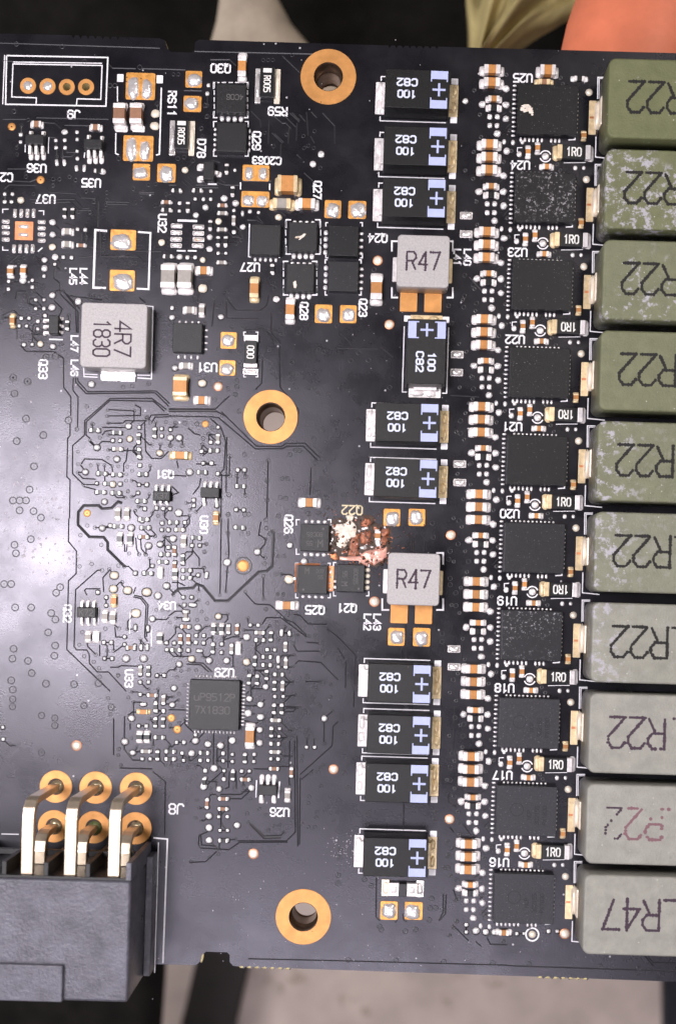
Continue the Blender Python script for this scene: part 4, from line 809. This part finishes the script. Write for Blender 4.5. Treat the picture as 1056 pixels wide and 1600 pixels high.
A = lambda x, y: (100 + x/S6, 640 + y/S6)
sot(252.5, 774.5, 27, 15.5, 13, [(*A(x, 742), 6, 6, 't') for x in (905, 965, 1025)] + [(*A(x, 915), 5.5, 5.5, 'b') for x in (888, 947, 1005)], marks=[('K37', 0, 0, 8, UP)], m='chip_plastic')
A = lambda x, y: (264 + x/4, 540 + y/4)
sot(328, 769.5, 29.5, 16.5, 13, [(*A(x, 862), 6, 8, 't') for x in (228, 265, 303)] + [(*A(x, 985), 5.5, 10, 'b') for x in (222, 300)])
A = lambda x, y: (x/4, 810 + y/4)
sot(135, 957, 30, 16.5, 13, [(*A(x, 520), 5.5, 7, 't') for x in (520, 557, 595)] + [(*A(x, 660), 5.5, 7, 'b') for x in (517, 557, 597)], marks=[('K72', 0, 0, 9, UP)], m='chip_plastic')
A = lambda x, y: (290 + x/S6, 1180 + y/S6)
sot(418, 1235, 29, 16, 13, [(*A(x, 225), 7.6, 12.5, 't') for x in (742, 803, 862)] + [(*A(x, 432), 8, 12, 'b') for x in (737, 858)])
# empty landings
def landing(pts, ww, dd, m='solder', name='solder_bar'):
    for x, y in pts:
        c = B(x, y); q = cached(('bar', ww, dd), lambda: MB().slab(ww, dd, .02, .8, 1.5, .3, 2).dome(0, 0, ww*.94, dd*.9, 2.6, .7, 4, n=14, rough=.05).mesh(name, m)); link(name, q, PARTS, (c[0], c[1], 0))
A = lambda x, y: (x/S6, 310 + y/S6)
landing([A(x, 145) for x in (150, 210, 270, 330)] + [A(x, 490) for x in (140, 200, 260, 320)], 5.6, 13.6)
landing([A(60, y) for y in (225, 278, 335, 400)] + [A(408, y) for y in (230, 290, 350, 410)], 12, 6)
c = B(*A(238, 315)); o = link('thermal_pad', MB().slab(28.5, 29, .02, .9, 1, .3, 2).mesh('thermal_pad', 'copper'), PARTS, (c[0], c[1], 0))
for y in (6.4, -6.4): link('solder_bar', cached('tpbar', lambda: MB().dome(0, 0, 16, 6, 2.6, .8, 4, n=14, rough=.06).mesh('solder_bar', 'solder')), o, (-.5, y, 0))
A = lambda x, y: (240 + x/S6, 250 + y/S6)
landing([A(x, y) for x, y in ((225, 640), (222, 705), (220, 770), (220, 830), (437, 650), (435, 712), (437, 772), (430, 832))], 18, 7)
# large gold pads with solder left on them
TWO = [(-.24, .08, .38, .86), (.22, .12, .34, .76)]
gold_pad(197, 114, 243, 156, TWO); gold_pad(193, 212, 240, 252, [(-.22, .06, .4, .9), (.23, .1, .36, .8)]); gold_pad(379, 258, 421, 283, [(-.25, .05, .34, .8), (.27, .05, .34, .8)]); gold_pad(377, 299, 421, 324, [(-.24, .12, .42, .7), (.25, .12, .42, .7)])
for q in ((290, 111, 316, 137), (287, 150, 315, 175), (246, 256, 275, 285), (208, 256, 235, 282), (173, 359, 213, 391), (172, 422, 211, 455), (345, 519, 370, 545), (343, 563, 368, 587), (507, 313, 533, 341), (544, 314, 572, 342), (492, 476, 519, 505), (531, 477, 557, 505), (599, 795, 625, 822), (638, 795, 664, 822), (606, 981, 632, 1009), (645, 981, 672, 1010), (594, 1408, 621, 1437), (632, 1409, 660, 1437)):
    gold_pad(*q, [(random.uniform(-.08, .05), random.uniform(0, .12), random.uniform(.76, .9), random.uniform(.7, .88))])
# bigger ceramic chips and resistors, one by one
mlcc(186, 176, 31, 19, 16, 'v', 'ceramic_brown', 'end_metal', .24); mlcc(212, 176, 31, 19, 16, 'v', 'ceramic_brown', 'end_metal', .24)
for x in (190.5, 217): c = B(x, 202); link('solder_land', cached('land2', lambda: MB().slab(19, 9, .02, 1.2, 1.5, .3, 2).mesh('solder_land', 'end_metal')), PARTS, (c[0], c[1], 0))
mlcc(378, 102, 33, 13, 9, 'v', 'ceramic_tan', 'end_metal'); mlcc(449, 286, 31, 26, 18, 'h', 'ceramic_tan', 'end_metal_warm', .2); mlcc(440, 317, 28, 16, 11, 'h', 'ceramic_grey', 'end_metal_warm', .25); mlcc(479, 317, 26, 16, 11, 'h', 'ceramic_tan', 'end_metal', .25)
mlcc(397, 450, 29, 14, 11, 'v', 'ceramic_tan', 'end_metal_warm', .25); mlcc(453, 483, 30, 14, 11, 'v', 'ceramic_tan', 'end_metal', .25); mlcc(588, 449, 36, 18, 14, 'v', 'ceramic_tan', 'end_metal', .27)
mlcc(288, 431, 36, 22, 18, 'v', 'ceramic_grey', 'end_metal', .25); mlcc(262, 431, 36, 22, 18, 'v', 'ceramic_grey', 'end_metal', .25)
mlcc(281, 603, 30, 22, 16, 'v', 'ceramic_tan', 'end_metal_warm', .22); mlcc(281, 711, 25, 12, 10, 'h', 'ceramic_tan', 'end_metal_warm', .24); mlcc(483, 785, 24, 14, 10, 'h', 'ceramic_tan', 'end_metal'); mlcc(448, 946, 25, 13, 10, 'h', 'ceramic_tan', 'end_metal'); mlcc(390, 1151, 30, 14, 10, 'v', 'ceramic_tan', 'end_metal', .2)
mlcc(19, 500, 15, 8, 7, 'v', 'ceramic_tan', 'end_metal_warm', .25); mlcc(223.5, 1112.5, 15, 7.5, 7, 'h', 'ceramic_tan', 'end_metal_warm', .2); mlcc(337, 809, 14, 9, 7, 'v', 'ceramic_tan', 'end_metal_warm', .25); mlcc(177.5, 938.5, 14, 9, 7, 'v', 'ceramic_tan', 'end_metal_warm', .2)
for x, y, L_, W, ax, bd in ((57, 193, 15, 10, 'h', 'ceramic_brown'), (149, 198, 15, 9.5, 'h', 'ceramic_brown'), (105, 361, 14, 10, 'h', 'ceramic_grey'), (104.7, 381, 14, 10, 'h', 'ceramic_grey'), (16, 423, 15, 10, 'v', 'ceramic_tan'), (36, 422, 15, 9.5, 'v', 'ceramic_tan'), (296, 484, 16, 11, 'h', 'ceramic_grey'), (315, 484, 16, 9, 'v', 'ceramic_grey'), (318, 422, 21, 13, 'h', 'ceramic_tan'), (290, 571, 16, 10, 'h', 'ceramic_grey'), (315, 625, 20, 13, 'h', 'ceramic_tan'), (183.7, 802.6, 16, 9, 'v', 'ceramic_grey'), (197.9, 802.6, 16, 9, 'v', 'ceramic_grey'), (286.6, 845.4, 15.5, 9, 'v', 'ceramic_grey'), (198, 803.6, 0, 0, 'v', ''), (203, 842, 17, 9, 'v', 'resistor_black'), (187, 842, 17, 9, 'v', 'resistor_black'), (249.5, 997.4, 14, 9.5, 'v', 'resistor_black'), (163.7, 963, 16, 9, 'v', 'ceramic_grey'), (176.2, 965, 16, 9, 'v', 'ceramic_grey'), (137.5, 995, 14, 9.5, 'v', 'ceramic_grey'), (150, 995, 14, 10.5, 'v', 'end_metal'), (449, 1243.6, 16.5, 9, 'v', 'ceramic_grey'), (217.6, 1152, 14, 9.5, 'v', 'resistor_black'), (229.4, 1152, 14, 9.5, 'v', 'resistor_black'), (333.5, 982.8, 14, 8, 'v', 'resistor_black'), (346, 982.8, 14, 8, 'v', 'resistor_black'), (372, 1013, 15.5, 8.5, 'v', 'end_metal'), (250, 894.5, 14.5, 9, 'v', 'end_metal'), (273, 897, 14, 9, 'v', 'resistor_black'), (393, 1178.5, 0, 0, '', ''), (590, 837, 15, 9, 'v', 'ceramic_tan'), (248.5, 1010, 0, 0, '', '')):
    if L_: mlcc(x, y, L_, W, 6, ax, bd, 'end_metal', .27, name='small_resistor' if bd in ('resistor_black',) else 'ceramic_capacitor', fillet=1.2)
# marked resistors
def marked(x, y, ww, dd, txt, h, pads, bar=None, H=10):
    c = T(x, y, H); o = link('chip_resistor', MB().slab(ww, dd, 1, H, 1, .8, 2).mesh('chip_resistor', 'resistor_black'), PARTS, (c[0], c[1], 0))
    t = text_mb(MB(), txt, h, 1.7, (0, -3 if bar else 0), CW, H + .12, asp=.5, gap=.4)
    if bar: t.slab(bar[0], bar[1], H, H + .12, .2, .02, 1, at=(0, bar[2]))
    link('marking', t.mesh('marking', 'resistor_print'), o)
    for px, py, pw, pd, ph, m in pads:
        q = MB().slab(pw, pd, .03, ph, 1, .5, 2).dome(px*0, 0, pw*.9, pd*.8, ph + 1.6, .5, 4, n=14, rough=.1); link('solder_edge', q.mesh('solder_edge', m), o, (px, py, 0))
SIDE = [(-15, -3, 9, 54, 2.2, 'solder'), (15, -3, 9, 54, 2.2, 'solder_warm')]
marked(283.5, 209.5, 21, 45, 'R005', 9.5, SIDE, (13, 6.5, 17)); marked(417.5, 128, 22.5, 48, 'R005', 9.5, SIDE, (13, 6.5, 18))
marked(391.5, 550, 18.5, 36, '000', 10, [(0, 22, 22, 10, 8, 'end_metal'), (0, -20, 21, 6, 8, 'end_metal'), (0, -29, 24, 9, 2, 'solder')])
marked(629, 1391, 13, 20, '', 8, [(-14, 0, 17, 20, 8, 'end_metal'), (14, 0, 17, 20, 8, 'end_metal'), (-27, 1, 12, 26, 2, 'solder_warm'), (27, 1, 12, 26, 2, 'solder')])
frame(381, 519, 403, 589, 6, 1.4)
# four-way header pads
for i, (x, y) in enumerate(JH):
    c = B(x, y); m = MB().annulus(0, 0, 6.2, 12.2, .9, 28, .9)
    o = link('header_ring', m.mesh('header_ring', 'gold'), PARTS, (c[0], c[1], 0))
    if i < 2: link('solder', MB().dome(0, 0, 15, 15, 2.6, .6, 2, n=18, rough=.08).mesh('solder', 'solder'), o)

# ---- burnt spot where a transistor is missing: lumps of metal, ash and char
A = lambda x, y: B(430 + x/5.558, 770 + y/5.558)
def lump(name, poly, h, m, jag=1.0, z0=0.1, label=None, amp=1.8):
    if h > 2: h *= .55; jag *= .9
    P = [Vector(A(*p)) for p in poly]; c = sum(P, Vector((0, 0)))/len(P); q = []
    for i, p in enumerate(P):
        n = P[(i+1) % len(P)]
        for k in range(4):
            v = p.lerp(n, k/4); v = v + Vector((random.uniform(-jag, jag), random.uniform(-jag, jag))); q.append(v)
    b = MB(); n = len(q); prev = None
    for sc_, hz in ((1, 0), (.93, .4), (.78, .75), (.55, .95), (.3, 1.0)):
        i = len(b.v)
        for v in q:
            w_ = c + (v - c)*sc_; nz = noise.noise((w_.x*.16, w_.y*.16, sum(poly[0])))
            b.v.append((w_.x - c.x, w_.y - c.y, z0 + h*hz + (amp*nz if sc_ < 1 else 0)))
        if prev is not None: b.bridge(prev, i, n, True)
        prev = i
    e = len(b.v); b.v.append((0, 0, z0 + h + amp*noise.noise((c.x*.16, c.y*.16, 3))))
    for k in range(n): b.f.append((prev + k, prev + (k+1) % n, e)); b.sm.append(True); b.mi.append(0)
    o = link(name, b.mesh(name, m), PARTS, (c.x, c.y, 0))
    if label: o['label'] = label
    return o
lump('char_crust', [(465,245),(560,215),(690,240),(750,185),(850,195),(870,265),(1010,285),(1000,470),(985,590),(870,650),(790,612),(700,580),(490,580),(458,525),(478,420)], 1.0, 'char', 1.6, .03, 'blackened crater with bare copper at the missing transistor', .3)
lump('ash_residue', [(530,270),(600,262),(640,235),(690,260),(720,310),(700,380),(650,400),(625,440),(600,490),(545,480),(530,440),(560,400),(520,360),(545,330),(510,310)], 5, 'ash_white', 1.5, .6)
lump('ash_residue', [(612,200),(650,185),(685,205),(670,240),(625,240)], 4, 'solder_warm', .5, .5)
lump('burnt_copper', [(650,400),(700,360),(727,345),(728,535),(690,550),(630,545),(640,470)], 3, 'burnt_copper', .6, .6)
lump('burnt_copper', [(738,345),(830,328),(835,440),(790,455),(738,445)], 7, 'burnt_copper', 1.2, .6); lump('burnt_copper', [(775,220),(825,225),(835,265),(800,300),(745,292),(745,265)], 6, 'burnt_copper', 1.2, .6)
lump('burnt_copper', [(850,300),(985,312),(985,380),(965,455),(900,470),(855,430)], 4, 'burnt_copper', 2, .5, None, 4)
lump('melted_metal', [(740,535),(800,500),(880,490),(965,470),(970,540),(950,580),(860,632),(800,605),(775,575)], 5, 'melted_pink', 1.0, .7); lump('melted_metal', [(730,470),(780,455),(800,480),(770,495),(735,490)], 5, 'solder', .6, .9); lump('melted_metal', [(745,300),(810,295),(815,320),(745,325)], 9, 'solder', .6, .9)
lump('melted_metal', [(860,420),(890,400),(930,425),(925,470),(880,470)], 6, 'solder', 1.4, 1.2)
lump('melted_metal', [(560,555),(740,548),(800,590),(805,640),(785,635),(765,595),(725,575),(560,588)], 4, 'melted_pink', .5, .7)
lump('bare_copper', [(465,530),(530,525),(545,580),(520,590),(480,570)], 2, 'copper', 1, .4)
frag = MB(); rq = random.Random(11)
for _ in range(150):
    x, y = rq.uniform(485, 985), rq.uniform(225, 620)
    if x < 640 and y > 555: continue
    if x > 860 and y < 290: continue
    q = A(x, y); r_ = rq.uniform(1.0, 4.2)
    frag.dome(q[0], q[1], r_*rq.uniform(.8, 2), r_, rq.uniform(.8, 3.4), rq.uniform(.8, 3.2), 2.4, n=8, rough=.35, rot=rq.uniform(0, 3), mi=rq.choice((0, 0, 0, 0, 1, 1, 1, 1, 2, 3)))
for _ in range(420):   # soot and specks thrown over the mask around it
    a_ = rq.uniform(0, 6.28); d_ = abs(rq.gauss(0, 1)); q = A(740 + math.cos(a_)*(210 + 130*d_), 420 + math.sin(a_)*(170 + 110*d_)); r_ = rq.uniform(.7, 2.4)
    frag.dome(q[0], q[1], r_*rq.uniform(1, 2.4), r_, .4, .03, 2.2, n=7, rough=.4, rot=a_, rings=((1, 0), (.7, .8)), mi=rq.choice((0, 0, 0, 0, 0, 0, 1)))
j = link('burnt_fragments', frag.mesh('burnt_fragments', ['char', 'burnt_copper', 'melted_pink', 'solder']), PARTS); j['kind'] = 'stuff'
for p in ((500, 290), (490, 340), (500, 400), (480, 440), (520, 500), (590, 520), (700, 215), (840, 470), (950, 300), (560, 245)):
    q = A(*p); link('solder_spatter', cached(('spat', p[0] % 3), lambda: MB().dome(0, 0, 5 + p[0] % 3, 4.5, 2.6, .4, 2, n=10, rough=.3).mesh('solder_spatter', 'solder')), PARTS, (q[0], q[1], 0), random.uniform(0, 3))

# ---- power plug socket standing on the board
j = link('silkscreen_lines', sk.mesh('silkscreen_lines', 'silk'), PARTS); j['kind'] = 'stuff'
HC = 150.0
plug = bpy.data.objects.new('power_socket', None); C.objects.link(plug); plug.parent = PARTS
tr = T(206, 1349, HC); br = T(198, 1567, HC)
wid, dep = 400.0, tr[1] - br[1]
cx, cyc = tr[0] - wid/2, (tr[1] + br[1])/2
plug.location = (cx*K, cyc*K, 0)
plug['label'] = 'dark grey plastic power socket with bent metal pins'
b = MB(); b.slab(wid, dep - 26, 2, HC, 5, 4.0, 4, at=(0, -13))
link('housing', b.mesh('housing', 'connector_plastic'), plug)
b = MB(); b.slab(wid - 3, 4, 2, HC - 1, .5, .5, 1, at=(0, dep/2 - 24))
link('back_wall', b.mesh('back_wall', 'connector_dark'), plug)
px0 = [T(43, 1340, 138)[0] - cx, T(108, 1340, 138)[0] - cx, T(176, 1340, 138)[0] - cx]
sp = px0[1] - px0[0]
for k in range(-3, 4):
    x = px0[1] + sp*(k + 0.5)
    if abs(x) < wid/2 - 5:
        link('rib', cached('rib', lambda: MB().slab(7, 20, 2, HC - 3, .8, .8, 2).mesh('rib', 'connector_dark')), plug, (x, dep/2 - 13, 0))
link('end_wall', MB().slab(8, 26, 2, HC - .5, 1, 1, 2).mesh('end_wall', 'connector_plastic'), plug, (wid/2 - 4, dep/2 - 12.5, 0))
link('cross_bar', MB().slab(wid - 18, 8, 62, 70, .6, .6, 1).mesh('cross_bar', 'connector_dark'), plug, (-4, dep/2 - 6, 0))
b = MB(); b.slab(10, dep - 18, 1, 40, 1.2, 1, 2, at=(wid/2 + 5, -6)); link('side_rail', b.mesh('side_rail', 'connector_plastic'), plug)
b = MB(); b.slab(150, 52, HC - 3, HC + 9, 1.5, 1.4, 2, at=(wid/2 - 92 - 75, -dep/2 + 27)); link('latch_ramp', b.mesh('latch_ramp', 'connector_plastic'), plug)
for r_, (hy, z1, xs) in enumerate(((1229, 138, (88, 150, 213)), (1291, 72, (85, 147, 212)))):
    for i, hx in enumerate(xs):
        c = B(hx, hy + i*1.6); R0, R1 = 13, 25
        m = MB().annulus(0, 0, R0, R1, .9, 40, .9)
        o = link('pin_ring', m.mesh('pin_ring', 'gold'), PARTS, (c[0], c[1], 0))
        link('pin_hole', MB().disc(0, 0, R0 + .4, .5, 28).mesh('pin_hole', 'char'), o)
        link('solder', MB().dome(2, 0, 21, 21, 4.5, .5, 2, n=20, rough=.12).mesh('solder', 'flux_green' if (r_, i) == (1, 1) else 'pin_solder'), o)
        # bent pin: up out of the hole, over, into the socket
        yend = cyc + dep/2 - 22; path = [(c[1] , 1), (c[1], z1 - 22), (c[1] - 3, z1 - 11), (c[1] - 10, z1 - 4), (c[1] - 22, z1), (yend, z1)]
        b = MB(); hw, ht = 8.6, 5.2; prev = None
        for k, (yy, zz) in enumerate(path):
            a = path[max(0, k-1)]; d = path[min(len(path)-1, k+1)]; t = Vector((d[0]-a[0], d[1]-a[1])).normalized(); nrm = Vector((-t.y, t.x)) * ht
            sc_ = .8 if k == 0 else 1
            i0 = len(b.v); b.v += [(-hw*sc_, yy - c[1] + nrm.x, zz + nrm.y), (hw*sc_, yy - c[1] + nrm.x, zz + nrm.y), (hw*sc_, yy - c[1] - nrm.x, zz - nrm.y), (-hw*sc_, yy - c[1] - nrm.x, zz - nrm.y)]
            if prev is not None: b.bridge(prev, i0, 4)
            prev = i0
        b.ngon(prev, 4)
        me = b.mesh('pin', 'pin_metal'); bm_ = bmesh.new(); bm_.from_mesh(me); bmesh.ops.recalc_face_normals(bm_, faces=bm_.faces); bmesh.ops.bevel(bm_, geom=[e for e in bm_.edges], offset=1.0*K, segments=1, affect='EDGES'); bm_.to_mesh(me); bm_.free()
        link('pin', me, plug, (c[0] - cx, c[1] - cyc, 0))

# ------------------------------------------------------------------ what lies behind the board
def at3(px, py, z):
    p = T(px, py, z); return (p[0], p[1], z)
ZF = -2600.0
fl = MB(); q = at3(528, 1000, ZF); fl.slab(7000, 7000, ZF - 60, ZF, 2, .5, 1, at=(q[0], q[1]))
top(link('floor', fl.mesh('floor', 'floor_stone')), None, None, 'structure')
def bar(name, a, b, wd, th, m, label, cat):
    a, b = Vector(at3(*a, ZF)), Vector(at3(*b, ZF)); d = (b - a); L_ = d.length
    o = link(name, MB().slab(L_, wd, 0, th, 6, 5, 3).mesh(name, m), None, tuple((a + b)/2 + Vector((0, 0, 2))), math.atan2(d.y, d.x)); top(o, label, cat)
bar('dark_beam', (357, 1470), (300, 1720), 195, 60, 'dark_wood', 'dark brown beam on the pale floor below the board edge notch', 'beam')
bar('dark_beam', (1082, 1440), (1088, 1760), 250, 60, 'navy_cloth', 'dark navy beam on the pale floor at the lower right corner', 'beam')
def sheet(name, pts, z, m, label, cat, amp, sc_, thick=40, div=14, zf=None):
    """a closed, thick, rumpled piece of cloth: four photo corners at depth z"""
    P4 = [Vector(at3(x, y, z)) for x, y in pts]; b = MB(); n = div
    for side in (0, 1):
        for i in range(n + 1):
            for k in range(n + 1):
                u, v = i/n, k/n; p = (P4[0]*(1-u) + P4[1]*u)*(1-v) + (P4[3]*(1-u) + P4[2]*u)*v
                h = amp*noise.noise((p.x*sc_, p.y*sc_, z)) + amp*.4*noise.noise((p.x*sc_*3, p.y*sc_*3, z)) + (zf(u, v) if zf else 0)
                b.v.append((p.x, p.y, p.z + h - side*thick))
    M_ = (n+1)*(n+1); I = lambda s, i, k: s*M_ + i*(n+1) + k
    for i in range(n):
        for k in range(n):
            b.f.append((I(0,i,k), I(0,i,k+1), I(0,i+1,k+1), I(0,i+1,k))); b.f.append((I(1,i,k), I(1,i+1,k), I(1,i+1,k+1), I(1,i,k+1)))
    for i in range(n):
        for (a, c) in (((i,0),(i+1,0)), ((i+1,n),(i,n)), ((n,i),(n,i+1)), ((0,i+1),(0,i))): b.f.append((I(0,*a), I(0,*c), I(1,*c), I(1,*a)))
    b.sm = [True]*len(b.f); b.mi = [0]*len(b.f)
    me = b.mesh(name, m); bm_ = bmesh.new(); bm_.from_mesh(me); bmesh.ops.recalc_face_normals(bm_, faces=bm_.faces); bm_.to_mesh(me); bm_.free()
    return top(link(name, me), label, cat)
sheet('black_cloth', [(-500, -500), (1500, -500), (1500, 260), (-500, 260)], -1500, 'black_cloth', 'black cloth filling the dark space beyond the upper board edge', 'cloth', 160, .0016)
sheet('black_cloth', [(-400, 1440), (262, 1440), (236, 1800), (-400, 1800)], -1700, 'black_cloth', 'black cloth below the grey power socket in the lower left', 'cloth', 60, .0016)
sheet('khaki_cloth', [(716, -260), (1274, -260), (746, 112), (740, 108)], -620, 'khaki_cloth', 'olive khaki cloth fold next to the orange finger', 'cloth', 60, .006, 90, 30, lambda u, v: 70*math.sin(u*math.pi) + 26*math.sin(u*17 + v*5) + 14*math.sin(u*31 - v*7))
# beige sleeve: a flared tube
def limb(name, prof, m, label, cat, seg=28):
    b = MB(); prev = None
    for (px, py, z, rx, rz_) in prof:
        c = at3(px, py, z); i = len(b.v)
        for k in range(seg):
            a = 2*math.pi*k/seg; b.v.append((c[0] + rx*math.cos(a), c[1], c[2] + rz_*math.sin(a) + 12*noise.noise((c[1]*.01, a, px))))
        if prev is not None: b.bridge(prev, i, seg, True)
        prev = i
    b.ngon(0, seg, True); b.ngon(prev, seg)
    me = b.mesh(name, m); bm_ = bmesh.new(); bm_.from_mesh(me); bmesh.ops.recalc_face_normals(bm_, faces=bm_.faces); bm_.to_mesh(me); bm_.free()
    return top(link(name, me), label, cat)
limb('beige_cloth', [(392, -330, -900, 66, 60), (390, -60, -900, 62, 60), (390, 0, -900, 68, 60), (398, 40, -900, 88, 70), (408, 75, -900, 118, 80), (425, 130, -900, 185, 90), (440, 200, -900, 260, 100)], 'beige_cloth', 'pale beige cloth flaring out behind the upper board edge', 'cloth')
# hand holding the board from behind
hm = bpy.data.meshes.new('hand')
HV = [ # x, y in photo, depth z, radius x, radius y
(1420, 900, -330, 250, 120), (1300, 560, -300, 230, 115), (1700, 1150, -420, 200, 150), (2000, 1350, -480, 200, 170),       # palm heel, palm, wrist, forearm
(1220, 430, -270, 165, 120), (960, 240, -190, 150, 125), (988, 70, -175, 150, 120), (1075, -90, -180, 140, 100), (1110, -180, -185, 105, 75),   # thumb
(1130, 600, -280, 105, 95), (960, 560, -230, 95, 90), (820, 540, -180, 85, 80), (730, 530, -150, 70, 66),     # index
(1140, 740, -290, 105, 95), (950, 730, -240, 96, 90), (790, 720, -185, 86, 80), (690, 715, -150, 70, 66),
(1150, 880, -290, 100, 92), (980, 885, -240, 90, 86), (830, 890, -185, 80, 76), (740, 895, -150, 66, 62),
(1170, 1010, -290, 90, 84), (1030, 1035, -240, 80, 76), (920, 1055, -190, 70, 66), (840, 1065, -150, 58, 54)]
HE = [(0,1),(0,2),(2,3),(1,4),(4,5),(5,6),(6,7),(7,8),(1,9),(9,10),(10,11),(11,12),(1,13),(13,14),(14,15),(15,16),(0,17),(17,18),(18,19),(19,20),(0,21),(21,22),(22,23),(23,24)]
hm.from_pydata([tuple(c*K for c in at3(x, y, z)) for x, y, z, _, _ in HV], HE, [])
ho = link('hand', hm); top(ho, 'bare hand with its thumb past the upper right board edge', 'hand')
md = ho.modifiers.new('skin', 'SKIN'); md.use_smooth_shade = True
sl_ = hm.skin_vertices[0].data
for v, (x, y, z, rx, ry) in zip(sl_, HV): v.radius = (ry*K, rx*K) if False else (rx*K, ry*K)
sl_[0].use_root = True
sd = ho.modifiers.new('sub', 'SUBSURF'); sd.levels = 2; sd.render_levels = 2
hm.materials.append(MATS['skin'])
